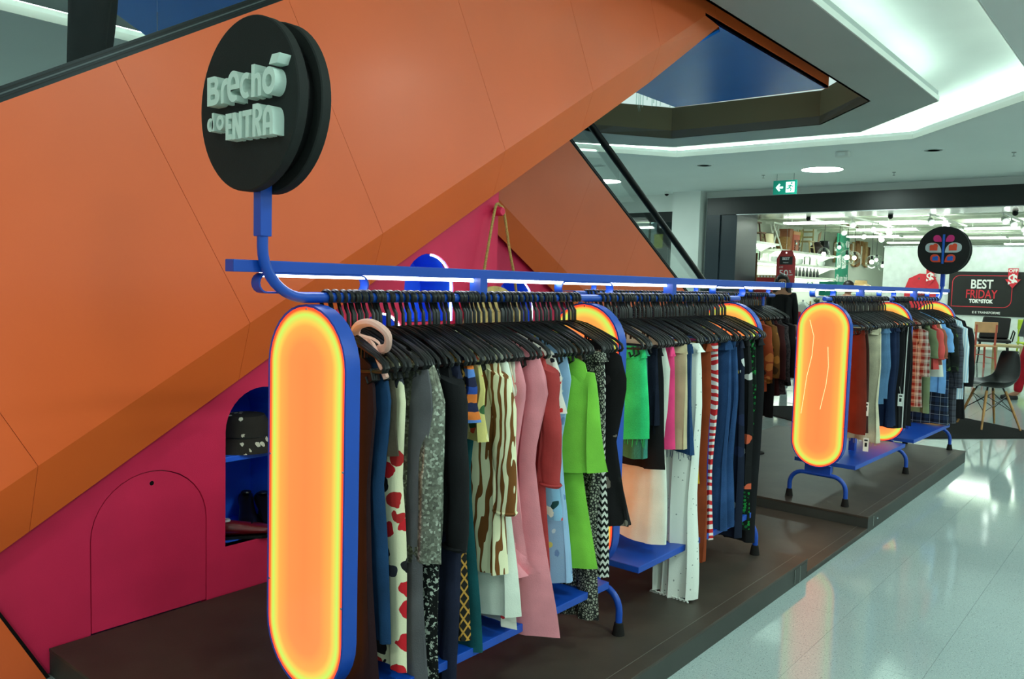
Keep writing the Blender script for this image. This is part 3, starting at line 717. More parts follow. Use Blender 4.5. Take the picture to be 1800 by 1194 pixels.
for ch, x0, x1, z0, z1 in (('B', -.178, -.124, .004, .071), ('r', -.117, -.089, .004, .060), ('e', -.0905, -.038, .002, .073), ('c', -.036, .010, .004, .062), ('h', .011, .050, .004, .076), ('o', .054, .104, .003, .063), ('accent', .080, .122, .067, .087),
                          ('d', -.178, -.144, -.049, -.006), ('o', -.137, -.105, -.049, -.014), ('E', -.096, -.0695, -.0745, -.0145), ('N', -.067, -.028, -.0755, -.0145), ('T', -.0245, .0130, -.0755, -.0145), ('R', .0165, .0540, -.0765, -.004), ('A', .0575, .0965, -.0765, -.0125)):
    kx = 1.0; o = shape('letter', GL[ch], .03, lambda x, z, q: ((x0+(x1-x0)*x)*kx+.055, -.046-q, (z0+(z1-z0)*z)*1.02+(.004 if z0 > 0 else -.004)-.006), m_letter, SG1, bevel=.001)
    o['label'] = 'raised white accent mark' if ch == 'accent' else 'raised white letter '+ch
# ---- leaf emblem on the farther rack
SG2 = sign('round black sign with a coloured leaf emblem on the farther rack', R2, 2*SPAN+.17, 1.69)
def leaf(cx, cz, w, h, mirror, fill=1.0):
    # rounded leaf whose pointed corner is lower-inner
    P = [(0, 0)]+arc(.62, .62*0+.42, .38, .42, -90, 0, 6)+arc(.62, .58, .38, .42, 0, 90, 8)+arc(.5, 0.0, .5, 1.0, 100, 180, 10)[:-1]
    return [[(cx+(x*w if not mirror else -x*w), cz+z*h) for x, z in P]]
def efn(d): return lambda x, z, q: (x, -.046-d-q, z)
m_e = {k: plain('emblem_'+k, c, .6) for k, c in dict(blue=(16, 92, 190), pink=(206, 40, 120), grey=(182, 196, 198), red=(222, 74, 42)).items()}
MB().box(-.0085, .0085, -.052, -.046, -.115, .135).build('emblem_stem', m_e['blue'], SG2)
for mir in (False, True):
    s_ = -1 if mir else 1
    shape('emblem_leaf', [leaf(s_*.016, .072, .066, .058, mir)], .005, efn(0), m_e['pink'], SG2)
    shape('emblem_leaf', [leaf(s_*.014, -.020, .128, .085, mir)], .005, efn(0), m_e['grey'], SG2)
    shape('emblem_leaf', [leaf(s_*.016, -.102, .082, .068, mir)], .005, efn(0), m_e['red'], SG2)
    hx_ = s_*.075; hz_ = .02
    shape('emblem_heart', [[arc(hx_-.016*s_*0+.014, hz_+.018, .019, .02, -30, 150, 8)+arc(hx_-.016, hz_+.012, .016, .016, 60, 200, 6)+[(hx_-.03, hz_-.022), (hx_+.03, hz_-.022)]]], .004, efn(.005), m_e['red'], SG2)
    hx_ = s_*.058; hz_ = -.072
    shape('emblem_heart', [[arc(hx_+.010, hz_+.010, .013, .014, -30, 150, 8)+arc(hx_-.010, hz_+.006, .012, .012, 60, 200, 6)+[(hx_-.022, hz_-.016), (hx_+.022, hz_-.016)]]], .004, efn(.005), m_e['blue'], SG2)
# ================================================================== HANGERS
def make_hanger():
    t = thing('coat_hanger', 'x', 'hanger')
    pts = [(.0188*cos(radians(a)), 0, .0188*sin(radians(a))) for a in range(-35, 181, 24)]
    pts += [(-.0185, 0, -.012), (-.012, 0, -.03), (-.002, 0, -.045), (0, 0, -.085)]
    MB().tube(pts, .0050, 6, sy=1.25).build('hook', m_black, t, smooth=True)
    fr = MB()
    for s_ in (-1, 1):
        fr.tube([(0, 0, -.083), (s_*.05, 0, -.092), (s_*.11, 0, -.115), (s_*.17, 0, -.142), (s_*.197, 0, -.160), (s_*.202, 0, -.172), (s_*.195, 0, -.182)], .0052, 6, sy=1.15)
        fr.tube([(s_*.125, 0, -.124), (s_*.125, 0, -.15)], .003, 5)
    fr.tube([(-.195, 0, -.182), (-.1, 0, -.186), (.1, 0, -.186), (.195, 0, -.182)], .0045, 6, sy=1.15)
    fr.build('frame', m_black, t, smooth=True)
    for s_ in (-1, 1):
        MB().tube([(s_*.158, 0, -.176), (s_*.166, .0, -.205), (s_*.150, 0, -.215), (s_*.142, 0, -.198)], .004, 6, sy=1.5).build('clip_hook', m_black, t, smooth=True)
    return t
HANG = make_hanger(); hang_used = [False]
def put_hanger(rackobj, y, rz, label, group, x=0):
    if hang_used[0]: h = copy_tree(HANG)
    else: h = HANG; hang_used[0] = True
    M_ = Matrix.LocRotScale(rackobj.location, rackobj.rotation_euler, None)
    h.location = M_ @ Vector((x, y, BARZ)); h.rotation_euler = (0, 0, rackobj.rotation_euler.z+rz); h['label'] = label; h['group'] = group
    return h
# ================================================================== GARMENTS
def lerp(a, b, t): return a+(b-a)*t
def pint(prof, z):
    for (z0, *a), (z1, *b) in zip(prof[:-1], prof[1:]):
        if z <= z0 and z >= z1:
            t = (z0-z)/(z0-z1) if z0 != z1 else 0
            return [lerp(p, q, t) for p, q in zip(a, b)]
    return list(prof[-1][1:])
def cloth(mb, prof, th, rnd, shoulder=0, amp=.010, k=26, x0=0, rows=16, M_=36, hemw=.006, cap=True, jag=0, thb=None):
    """closed cloth tube hanging down: prof = [(z, left, right)...] top to hem"""
    zt, zb = prof[0][0], prof[-1][0]; ph = rnd.uniform(0, 6.28); ph2 = rnd.uniform(0, 6.28); ph3 = rnd.uniform(0, 6.28)
    vs = []; fs = []
    for i in range(rows+1):
        f = i/rows; z = lerp(zt, zb, f); l, r = pint(prof, z); tt = lerp(th, thb or th*1.2, f)*(.35 if i == 0 else 1)
        for j in range(M_):
            a = 2*pi*j/M_; ca, sa = cos(a), sin(a)
            hw = r if ca > 0 else l
            u = math.copysign(abs(ca)**.75, ca); x = hw*u
            y = tt*math.copysign(abs(sa)**.65, sa)
            w = amp*(.25+.75*f)
            y += w*sin(k*x+ph+.9*f)+.45*w*sin(k*2.1*x+ph2-1.4*f)
            x += .006*sin(9*z+ph3)*f+.35*w*sin(5*z+ph+3*sa)
            rip = (.15+.85*f)*(sin(6*a+ph2+1.2*f)+.6*sin(11*a+ph3-.8*f)); x += amp*.85*rip*ca; y += tt*.38*rip
            zz = z-(1-f)*shoulder*abs(u)**1.5
            if i == rows: zz += hemw*sin(k*.7*x+ph3)+(rnd.uniform(-jag, jag) if jag else 0)
            vs.append((x0+x, y, zz))
    for i in range(rows):
        for j in range(M_): fs.append((i*M_+j, i*M_+(j+1) % M_, (i+1)*M_+(j+1) % M_, (i+1)*M_+j))
    if cap: fs.append(tuple(range(M_-1, -1, -1)))
    mb.add(vs, fs); return mb
def sleeve(mb, xs, z0, L, rnd, w=.045, w2=.036, out=.03, sgn=1, M_=14, rows=9):
    vs = []; fs = []; ph = rnd.uniform(0, 6)
    for i in range(rows+1):
        f = i/rows; cx = xs+sgn*(out*(1-(1-f)**2)); cz = z0-L*f; r = lerp(w, w2, f)
        for j in range(M_):
            a = 2*pi*j/M_
            vs.append((cx+r*cos(a)+.004*sin(12*f+ph), .62*r*sin(a)+.004*sin(16*f+ph+a), cz-(1-f)*.35*r*cos(a)*sgn))
    for i in range(rows):
        for j in range(M_): fs.append((i*M_+j, i*M_+(j+1) % M_, (i+1)*M_+(j+1) % M_, (i+1)*M_+j))
    fs.append(tuple(range(M_-1, -1, -1))); mb.add(vs, fs); return mb
GN = [0]
m_tagw = plain('paper_tag', (232, 234, 226), .7)
def garment(rk, name, cat, label, mat, kind, Yw, hem, reach, th=.014, group=None, hang=None, slv=0, m2=None, amp=.010, k=26, rz=None, dx=0, top=None, flare=1.0, extra=None, left=.92):
    """rk: rack, Yw: world Y of the hanger, hem: world z of the hem, reach: half width towards the aisle"""
    GN[0] += 1; rnd = random.Random(GN[0]*17+3)
    Mw = Matrix.LocRotScale(rk.location, rk.rotation_euler, None)
    yl = Yw-rk.location.y
    loc = Mw @ Vector((dx, yl, BARZ))
    rz_ = (rnd.uniform(-.10, .10) if rz is None else rz)
    t = thing(name, label, cat, loc, rk.rotation_euler.z+rz_, group)
    if hang: put_hanger(rk, yl, rz_, *hang)
    H = hem-(PLAT+BARZ)                     # local hem z
    L_ = reach*left
    sm = dict(smooth=True, fixn=False)
    if kind in ('dress', 'top', 'jacket', 'shirt'):
        zt = -.108 if top is None else top
        if kind == 'dress': prof = [(zt, reach*.80, reach*.80), (zt-.10, reach*.86, reach*.92), (zt-.34, reach*.70, reach*.78), (lerp(zt-.34, H, .5), reach*.86, reach*.9*flare), (H, reach, reach*flare)]
        else: prof = [(zt, reach*.82, reach*.82), (zt-.11, reach*.92, reach*.95), (lerp(zt-.1, H, .5), reach*.86, reach*.92), (H, reach*.92, reach*flare)]
        cloth(MB(), prof, th, rnd, .062, amp, k).build('body', mat, t, **sm)
        if kind in ('shirt', 'jacket'): MB().tube([(.05*cos(a*pi/8), .014*sin(a*pi/8), zt-.004-.010*cos(a*pi/4)) for a in range(16)], .006, 6, closed=True).build('collar', m2 or mat, t, smooth=True)
        if slv:
            for s_ in (1, -1):
                so = sleeve(MB(), s_*(reach*.86), zt-.105, slv, rnd, sgn=s_, out=.035 if kind != 'jacket' else .045, w=.05 if kind == 'jacket' else .045).build('sleeve', mat, t, **sm)
                MB().tube([(s_*(reach*.86+.033)+.039*cos(a*pi/6), .025*sin(a*pi/6), zt-.105-slv+.008) for a in range(12)], .005, 5, closed=True).build('cuff', m2 or mat, so, smooth=True)
        if kind in ('shirt', 'jacket'):
            pl = MB().tube([(reach*.18, -th*1.1-.004, zt-.03), (reach*.18, -th*1.2-.006, lerp(zt, H, .5)), (reach*.18, -th*1.3-.006, H+.02)], .008, 5, sy=.4).build('placket', m2 or mat, t)
            for q in range(4): MB().ball((reach*.18, -th*1.3-.010, lerp(zt-.08, H+.1, q/3)), .006, 8, 5, (1, .5, 1)).build('button', m_black if kind == 'jacket' else m_tagw, pl)
        if kind == 'dress' and extra == 'ruffle':
            cloth(MB(), [(H+.10, reach*.8, reach*.86*flare), (H-.02, reach*1.0, reach*1.12*flare)], th*1.3, rnd, 0, amp*1.8, k*1.6, rows=6).build('ruffle', m2 or mat, t, **sm)
        if extra == 'tier':
            cloth(MB(), [(lerp(zt, H, .12), reach*.86, reach*.95), (lerp(zt, H, .56), reach*.98, reach*1.10)], th*1.5, rnd, 0, amp*1.3, k, rows=9).build('tier', m2 or mat, t, **sm)
        if extra == 'cuffband':
            cloth(MB(), [(H+.05, reach*.72, reach*.95), (H-.015, reach*.66, reach*.90)], th*1.2, rnd, 0, amp*.6, k, rows=4).build('waistband', m2 or mat, t, **sm)
        if extra == 'bow':
            MB().tube(smooth_path([(.10, -.02, -.115), (.06, -.045, -.10), (.085, -.06, -.07), (.14, -.06, -.06), (.185, -.05, -.085), (.17, -.035, -.12), (.13, -.025, -.13)], 5, True), .013, 8, closed=True, sy=.8).build('bow', m2, t, smooth=True)
            MB().tube(smooth_path([(.10, -.03, -.115), (.14, -.045, -.14), (.18, -.045, -.20)]), .009, 6).build('bow_tail', m2, t, smooth=True); MB().tube(smooth_path([(.09, -.03, -.11), (.045, -.05, -.12), (.03, -.05, -.16)]), .008, 6).build('bow_tail', m2, t, smooth=True)
    else:
        zt = -.182 if top is None else top
        if kind == 'skirt':
            cloth(MB(), [(zt, L_*.86, reach*.88), (zt-.12, L_*.94, reach*.96), (H, L_*1.05, reach*1.08*flare)], th, rnd, 0, amp, k).build('body', mat, t, **sm)
        else:
            crotch = zt-.25
            for s_ in (1, -1):
                w = reach if s_ > 0 else L_; fl = flare if s_ > 0 else 1
                if kind == 'shorts': pr = [(zt-.03, w*.46, w*.44), (H, w*.50, w*.54*fl)]
                else: pr = [(zt-.03, w*.46, w*.44), (crotch, w*.50, w*.50), (lerp(crotch, H, .5), w*.40, w*.44), (H, w*.40, w*.46*fl)]
                lo = cloth(MB(), pr, th, rnd, 0, amp*.8, k*1.3, x0=s_*w*.48, rows=14, M_=26, jag=.0).build('leg', mat, t, **sm)
                if extra == 'fringe':
                    fm = MB()
                    for q in range(26):
                        a = q/26*2*pi; xx = s_*w*.48+w*.5*cos(a); yy = th*1.1*sin(a); fm.tube([(xx, yy, H+.006), (xx+rnd.uniform(-.006, .006), yy+rnd.uniform(-.006, .006), H-rnd.uniform(.012, .034))], .0016, 3)
                    tag(fm.build('frayed_hem', m2 or mat, lo), kind='stuff')
                elif extra == 'lace':
                    for q in range(9):
                        xx = s_*w*.48-w*.38+w*.84*q/8; MB().tube([(xx+.011*cos(a*pi/5), -th*1.3, H-.008+.011*sin(a*pi/5)) for a in range(10)], .004, 5, closed=True).build('lace_ring', mat, lo)
        cloth(MB(), [(zt+.004, L_*.88, reach*.90), (zt-.036, L_*.9, reach*.92)], th*1.25, rnd, 0, amp*.4, k, rows=3).build('waistband', m2 if extra in ('band',) and m2 else mat, t, **sm)
        MB().ball((.02, -th*1.4, zt-.018), .007, 8, 5, (1, .5, 1)).build('button', m_chrome, t)
    if extra == 'tag': pass
    return t
def price_tag(rk, label, Yw, x, z):
    Mw = Matrix.LocRotScale(rk.location, rk.rotation_euler, None); p = Mw @ Vector((x, Yw-rk.location.y, z-PLAT))
    t = thing('price_tag', label, 'tag', p, rk.rotation_euler.z+.25)
    MB().box(-.016, .016, -.001, .001, -.085, 0).build('card', m_tagw, t); MB().tube([(0, 0, -.004), (-.01, .0, .05)], .001, 4).build('string', m_tagw, t); MB().box(-.007, .007, -.0016, -.001, -.055, -.03).build('barcode', m_black, t); MB().box(-.010, .010, -.0016, -.001, -.020, -.010).build('print', m_black, t)
# ------------------------------------------------------------------ fabrics of the near rack
F_redlit = fabric('redlit', (36, 10, 16)); F_navyp = fabric('navy_pleat', (22, 58, 96)); F_silver = None  # first one: navy cloth with the light panel's red glow put into its colour
F_flor = fab('floral_cream', f_spots((232, 226, 190), [(24, 22, 26), (200, 30, 40), (60, 60, 70), (180, 40, 40)], 17, .40))
def _seq(k):
    sp = k.n.new('ShaderNodeSeparateColor'); k.link(k.voro(150, None, .7).outputs['Color'], sp.inputs[0])
    a = k.ramp(sp.outputs[0], [(0, lin((128, 126, 118))), (.6, lin((160, 160, 148))), (.9, lin((214, 218, 204))), (1, lin((250, 252, 240)))])
    b = k.ramp(k.noise(6, 4).outputs[0], [(.3, lin((150, 150, 142))), (.7, lin((255, 255, 250)))])
    return k.mix(1.0, a, b, 'MULTIPLY')
F_silver = fab('silver_sequin', _seq, .30, .8, .5)
nd = F_silver.node_tree
_k = nd.nodes.new('ShaderNodeTexVoronoi'); _k.inputs['Scale'].default_value = 120; nd.links.new(nd.nodes['Texture Coordinate'].outputs['Object'], _k.inputs['Vector'])
_b = nd.nodes['Bump']; nd.links.new(_k.outputs['Color'], _b.inputs['Height']); _b.inputs['Strength'].default_value = 1.0; _b.inputs['Distance'].default_value = .008
F_grey = fabric('warm_grey', (98, 96, 100)); F_speck = fab('black_white_speckle', f_speckle((18, 20, 20), (196, 204, 190), 70, .56))
F_black = fabric('black', (20, 20, 23)); F_navy = fabric('navy', (32, 36, 58)); F_latt = fab('gold_lattice', f_lattice((24, 22, 18), (190, 140, 60), 26))
F_knit = fab('striped_knit', f_multistripes([(226, 120, 50), (40, 70, 150), (28, 30, 60), (90, 130, 200), (226, 120, 50), (30, 34, 70)], 7))
F_teal = fabric('teal', (14, 78, 84)); F_yflor = fab('yellow_floral', f_spots((210, 196, 120), [(60, 100, 60), (200, 70, 40), (230, 220, 160)], 24, .4))
F_zebra = fab('brown_zebra', f_zebra((236, 230, 190), (120, 72, 30), 32, .058)); F_white = fabric('off_white', (228, 232, 218), var=.05)
F_rflor = fab('red_rose_print', f_spots((228, 224, 210), [(196, 40, 50), (90, 110, 70), (220, 130, 130)], 26, .30)); F_coral = fab('coral_stripe', f_stripes((236, 150, 130), (222, 205, 180), 34, 0, .5, .03))
F_pink = fabric('dusty_pink', (224, 140, 150), var=.08); F_red = fabric('brick_red', (176, 62, 62)); F_dots = fab('red_dots', f_spots((232, 226, 216), [(210, 40, 40), (30, 30, 40)], 42, .30))
F_nprint = fab('blue_tropical', f_spots((132, 176, 206), [(20, 40, 70), (200, 60, 60), (240, 236, 220), (20, 60, 60)], 18, .42)); F_lblue = fab('pale_blue_floral', f_spots((158, 190, 224), [(236, 220, 120), (220, 230, 240), (120, 150, 200)], 22, .24))
F_green = fabric('lime_chiffon', (126, 200, 66), .7, .08); F_trop = fab('brown_tropical', f_spots((86, 66, 46), [(60, 150, 190), (120, 190, 80), (180, 120, 80)], 14, .44))
F_pyth = fab('python_print', f_cells((24, 24, 24), (160, 160, 144), 120, .10, .8)); F_zig = fab('zigzag', f_zigzag((20, 20, 20), (224, 224, 214), 40)); F_bflo = fab('black_floral', f_spots((18, 16, 18), [(224, 214, 196), (200, 120, 90), (40, 36, 36), (30, 30, 30), (120, 110, 100)], 15, .26))
F_lightblue = fabric('sky_blue', (120, 170, 226)); F_peach = fabric('peach', (244, 190, 176))
D_neon = denim('neon_green', (50, 196, 118)); D_teal = denim('teal_green', (58, 128, 112)); D_dark = denim('indigo_black', (22, 28, 44)); D_blue = denim('mid_blue', (34, 64, 106)); D_lt = denim('light_blue', (84, 120, 156)); D_navy = denim('dark_navy', (26, 38, 64)); D_cream = denim('cream', (196, 188, 160))
F_hot = fabric('hot_pink', (244, 70, 130)); F_beige = fabric('beige', (204, 188, 150)); F_yellow = fabric('mustard', (224, 180, 60)); F_rust = fabric('rust', (142, 62, 30)); F_rws = fab('red_white_stripe', f_stripes((204, 40, 44), (236, 230, 224), 30, 2, .5, .12))
F_cobalt = fabric('cobalt', (20, 50, 150)); F_nyel = fab('navy_yellow', f_spots((22, 30, 50), [(226, 196, 60), (22, 30, 50), (220, 224, 220), (30, 40, 70)], 13, .34)); F_bfly = fab('butterfly_print', f_spots((16, 16, 18), [(206, 206, 200), (200, 90, 60), (18, 18, 20), (20, 20, 22)], 10, .28, 1.2)); F_gdot = fab('green_dot', f_spots((12, 26, 18), [(30, 140, 60), (20, 100, 50)], 60, .40))
F_eye = fab('white_eyelet', f_spots((234, 238, 228), [(150, 158, 150), (234, 238, 228)], 48, .16))
G1 = 'clothes in the first bay of the near rack'; G2 = 'clothes in the second bay of the near rack'
H1 = ('black plastic hanger on the first bay of the near rack', 'hangers of the near rack, first bay'); H2 = ('black plastic hanger on the second bay of the near rack', 'hangers of the near rack, second bay')
H3 = ('black plastic hanger on the first bay of the farther rack', 'hangers of the farther rack, first bay'); H4 = ('black plastic hanger on the second bay of the farther rack', 'hangers of the farther rack, second bay'); H5 = ('black plastic hanger on the rear rack behind the near rack', 'hangers of the rear rack')
g = garment
g(R1, 'dress', 'dress', 'long dark navy dress, red panel glow put into its colour, right behind the nearest glowing panel', F_redlit, 'dress', 1.385, .24, .19, group=G1, hang=H1, rz=0)
g(R1, 'dress', 'dress', 'navy pleated dress beside the red-tinted one', F_navyp, 'dress', 1.432, .46, .19, group=G1, hang=H1, k=60, amp=.007, rz=-.03)
g(R1, 'blouse', 'blouse', 'olive blouse with a peach bow lying over its hanger', fabric('olive_dark', (70, 62, 50)), 'top', 1.455, .95, .18, group=G1, hang=H1, m2=F_peach, extra='bow', rz=.0)
g(R1, 'dress', 'dress', 'cream dress with black and red floral print near the panel', F_flor, 'dress', 1.480, .36, .192, group=G1, hang=H1, amp=.012)
g(R1, 'blouse', 'blouse', 'shiny silver sequin blouse with a gathered waistband', F_silver, 'top', 1.535, .655, .25, th=.024, group=G1, hang=H1, top=-.11, extra='cuffband', amp=.012, rz=.08)
g(R1, 'dress', 'dress', 'long plain grey sleeveless dress behind the silver blouse', F_grey, 'dress', 1.545, .22, .245, group=G1, hang=H1, amp=.006, rz=-.02, flare=.92)
g(R1, 'skirt', 'skirt', 'long black and white speckled skirt', F_speck, 'skirt', 1.580, .20, .215, group=G1, hang=H1)
g(R1, 'blazer', 'blazer', 'black blazer hanging in front of the gold lattice dress', F_black, 'jacket', 1.655, .715, .225, th=.022, group=G1, hang=H1, slv=.48, amp=.006)
g(R1, 'trousers', 'trousers', 'dark navy long trousers below the black blazer', F_navy, 'trousers', 1.660, .17, .225, group=G1, hang=H1)
g(R1, 'dress', 'dress', 'black dress with gold chain lattice print', F_latt, 'dress', 1.715, .37, .205, group=G1, hang=H1)
g(R1, 'sweater', 'sweater', 'knit sweater with orange, blue and navy stripes', F_knit, 'top', 1.742, 1.02, .225, th=.02, group=G1, hang=H1, m2=F_lightblue)
g(R1, 'top', 'top', 'yellow floral top under the striped sweater', F_yflor, 'top', 1.760, .96, .225, group=G1, hang=H1, m2=F_lightblue)
g(R1, 'dress', 'dress', 'plain dark teal dress left of the zebra shirt', F_teal, 'dress', 1.780, .315, .2, group=G1, hang=H1)
g(R1, 'shirt', 'shirt', 'cream shirt with brown zebra stripes and long sleeves', F_zebra, 'shirt', 1.822, .55, .235, th=.026, group=G1, hang=H1, slv=.42, amp=.014, k=22, rz=.06)
g(R1, 'shirt', 'shirt', 'plain white shirt hanging below the zebra shirt', F_white, 'shirt', 1.872, .40, .235, th=.02, group=G1, hang=H1, flare=1.05)
g(R1, 'blouse', 'blouse', 'coral and beige striped blouse beside the pink dress', F_coral, 'top', 1.900, .74, .215, group=G1, hang=H1)
g(R1, 'dress', 'dress', 'white dress with small red roses peeking out by the zebra shirt', F_rflor, 'dress', 1.925, .345, .215, group=G1, hang=H1, amp=.013)
g(R1, 'blouse', 'blouse', 'dusty pink blouse with a ruffled hem', F_pink, 'dress', 1.962, .54, .235, th=.02, group=G1, hang=H1, extra='ruffle', amp=.013, top=-.12)
g(R1, 'dress', 'dress', 'long dusty pink dress with draped folds down to the shelf', F_pink, 'dress', 2.020, .29, .25, th=.026, group=G1, hang=H1, amp=.024, k=24, top=-.12, rz=.07)
g(R1, 'shirt', 'shirt', 'brick red shirt right of the pink dress', F_red, 'shirt', 2.085, .47, .225, th=.018, group=G1, hang=H1, slv=.38)
g(R1, 'top', 'top', 'white top with red dots right of the red shirt', F_dots, 'top', 2.115, 1.0, .215, group=G1, hang=H1)
g(R1, 'dress', 'dress', 'blue dress with dark tropical print left of the green one', F_nprint, 'dress', 2.160, .64, .20, group=G1, hang=H1)
g(R1, 'dress', 'dress', 'pale blue dress with tiny flowers left of the green one', F_lblue, 'dress', 2.205, .40, .205, group=G1, hang=H1)
g(R1, 'dress', 'dress', 'lime green layered chiffon dress', F_green, 'dress', 2.270, .445, .25, th=.022, group=G1, hang=H1, extra='tier', amp=.014, k=20, top=-.15, rz=.07)
g(R1, 'dress', 'dress', 'brown tropical print dress behind the lime green one', F_trop, 'dress', 2.315, .55, .205, group=G1, hang=H1)
g(R1, 'trousers', 'trousers', 'long grey python print trousers', F_pyth, 'trousers', 2.385, .225, .225, th=.02, group=G1, hang=H1)
g(R1, 'skirt', 'skirt', 'black and white zigzag skirt behind the python print trousers', F_zig, 'skirt', 2.430, .37, .2, group=G1, hang=H1)
g(R1, 'dress', 'dress', 'black dress with pale flowers at the end of the first bay', F_bflo, 'dress', 2.500, .54, .25, th=.022, group=G1, hang=H1, amp=.013, top=-.14)
# second bay
g(R1, 'shorts', 'shorts', 'bright neon green denim shorts with a frayed hem', D_neon, 'shorts', 2.690, .83, .205, group=G2, hang=H2, extra='fringe')
g(R1, 'shorts', 'shorts', 'muted teal green denim shorts', D_teal, 'shorts', 2.735, .755, .205, group=G2, hang=H2)
g(R1, 'shorts', 'shorts', 'dark indigo denim shorts with a frayed hem', D_dark, 'shorts', 2.785, .87, .20, group=G2, hang=H2, extra='fringe')
g(R1, 'skirt', 'skirt', 'plain black short skirt left of the hot pink shorts', F_black, 'skirt', 2.830, .70, .215, group=G2, hang=H2)
g(R1, 'blouse', 'blouse', 'white blouse draped over the shelf, lit coral by the panel', F_white, 'top', 2.862, .385, .205, group=G2, hang=H2, amp=.014)
g(R1, 'shorts', 'shorts', 'hot pink shorts left of the beige ones', F_hot, 'shorts', 2.890, .775, .22, group=G2, hang=H2)
g(R1, 'shorts', 'shorts', 'beige shorts between pink and denim ones', F_beige, 'shorts', 2.970, .762, .235, group=G2, hang=H2)
g(R1, 'shorts', 'shorts', 'mid blue denim shorts with a long frayed hem', D_blue, 'shorts', 3.040, .735, .235, group=G2, hang=H2, extra='fringe')
g(R1, 'trousers', 'trousers', 'white wide trousers with eyelet lace hem', F_eye, 'trousers', 3.105, .10, .155, th=.026, group=G2, hang=H2, extra='lace', flare=1.35, left=.12, dx=.07, amp=.014)
g(R1, 'top', 'top', 'mustard yellow top beside the white eyelet trousers', F_yellow, 'skirt', 3.145, .58, .195, group=G2, hang=H2)
g(R1, 'trousers', 'trousers', 'rust brown long trousers', F_rust, 'trousers', 3.235, .225, .215, th=.018, group=G2, hang=H2, flare=1.1)
g(R1, 'trousers', 'trousers', 'cobalt blue trousers behind the rust brown ones', F_cobalt, 'trousers', 3.285, .43, .185, group=G2, hang=H2)
g(R1, 'trousers', 'trousers', 'red and white striped trousers', F_rws, 'trousers', 3.335, .295, .205, group=G2, hang=H2)
g(R1, 'jeans', 'jeans', 'mid blue jeans with a torn patch', D_blue, 'trousers', 3.425, .33, .225, th=.022, group=G2, hang=H2, flare=1.15)
g(R1, 'jeans', 'jeans', 'mid blue jeans tucked behind the torn pair', D_blue, 'trousers', 3.485, .32, .215, th=.02, group=G2, hang=H2, flare=1.1)
g(R1, 'skirt', 'skirt', 'navy skirt with yellow print right of the jeans', F_nyel, 'skirt', 3.575, .255, .205, group=G2, hang=H2)
g(R1, 'top', 'top', 'black top with white butterfly print', F_bfly, 'skirt', 3.655, .48, .215, th=.018, group=G2, hang=H2)
g(R1, 'trousers', 'trousers', 'black trousers dotted with bright green', F_gdot, 'trousers', 3.715, .25, .21, group=G2, hang=H2)
g(R1, 'jumpsuit', 'jumpsuit', 'long black jumpsuit at the far end of the near rack', F_black, 'trousers', 3.785, .18, .215, th=.02, group=G2, hang=H2)
rn = random.Random(8)
for y in [1.36+.0275*q for q in range(42)]: put_hanger(R1, y+rn.uniform(-.006, .006)-1.337, rn.uniform(-.16, .16), *H1)
for y in [2.665+.030*q for q in range(38)]: put_hanger(R1, y+rn.uniform(-.006, .006)-1.337, rn.uniform(-.16, .16), *H2)
# ------------------------------------------------------------------ farther rack
G3 = 'clothes in the first bay of the farther rack'; G4 = 'clothes in the second bay of the farther rack'
F_plaid = fab('red_plaid', f_plaid((176, 170, 162), (116, 40, 36), (30, 30, 34), 20)); F_olive = fabric('olive', (104, 116, 84)); F_coralr = fabric('coral_red', (214, 84, 80)); F_brownp = fabric('brown_pink', (150, 88, 66))
F_camo = fab('camo', f_spots((24, 28, 24), [(40, 60, 36), (16, 18, 18), (70, 96, 50)], 16, .5)); F_gchk = fab('grey_check', f_plaid((44, 46, 54), (70, 72, 84), (110, 112, 120), 22)); F_bpl = fab('blue_plaid', f_plaid((20, 24, 36), (40, 56, 84), (160, 170, 180), 14)); F_lbs = fab('blue_pinstripe', f_stripes((178, 208, 228), (226, 236, 240), 60, 0)); F_bstr = fab('black_side_stripe', f_stripes((16, 16, 18), (220, 222, 218), 11, 0, .93))
g(R2, 'skirt', 'skirt', 'rust red skirt behind the first panel of the farther rack', fabric('rust_red', (108, 36, 22)), 'skirt', 5.30, .53, .205, group=G3, hang=H3)
g(R2, 'skirt', 'skirt', 'dark brown skirt next to the rust red one', fabric('dark_brown', (60, 30, 22)), 'skirt', 5.38, .52, .195, group=G3, hang=H3)
g(R2, 'jeans', 'jeans', 'cream wide jeans with a frayed hem on the farther rack', D_cream, 'trousers', 5.52, .455, .235, th=.022, group=G3, hang=H3, extra='fringe', flare=1.2)
g(R2, 'jeans', 'jeans', 'light blue jeans on the farther rack', D_lt, 'trousers', 5.70, .68, .215, group=G3, hang=H3)
g(R2, 'jeans', 'jeans', 'light blue cuffed jeans behind the other light pair', D_lt, 'trousers', 5.78, .70, .205, group=G3, hang=H3)
g(R2, 'jeans', 'jeans', 'dark blue jeans on the farther rack', denim('deep_blue', (20, 34, 62)), 'trousers', 5.88, .51, .215, th=.02, group=G3, hang=H3)
g(R2, 'jeans', 'jeans', 'blackish navy jeans beside the dark blue pair', D_navy, 'trousers', 5.98, .50, .205, th=.02, group=G3, hang=H3)
g(R2, 'trousers', 'trousers', 'black trousers on the farther rack with a white tag', F_black, 'trousers', 6.10, .47, .21, group=G3, hang=H3)
g(R2, 'trousers', 'trousers', 'black trousers with thin white side stripes', F_bstr, 'trousers', 6.24, .45, .215, th=.018, group=G3, hang=H3)
g(R2, 'skirt', 'skirt', 'black skirt at the end of the farther rack first bay', F_black, 'skirt', 6.30, .46, .2, group=G3, hang=H3)
g(R2, 'shirt', 'shirt', 'white and red plaid shirt on the farther rack', F_plaid, 'shirt', 6.58, .565, .205, group=G4, hang=H4, slv=.35)
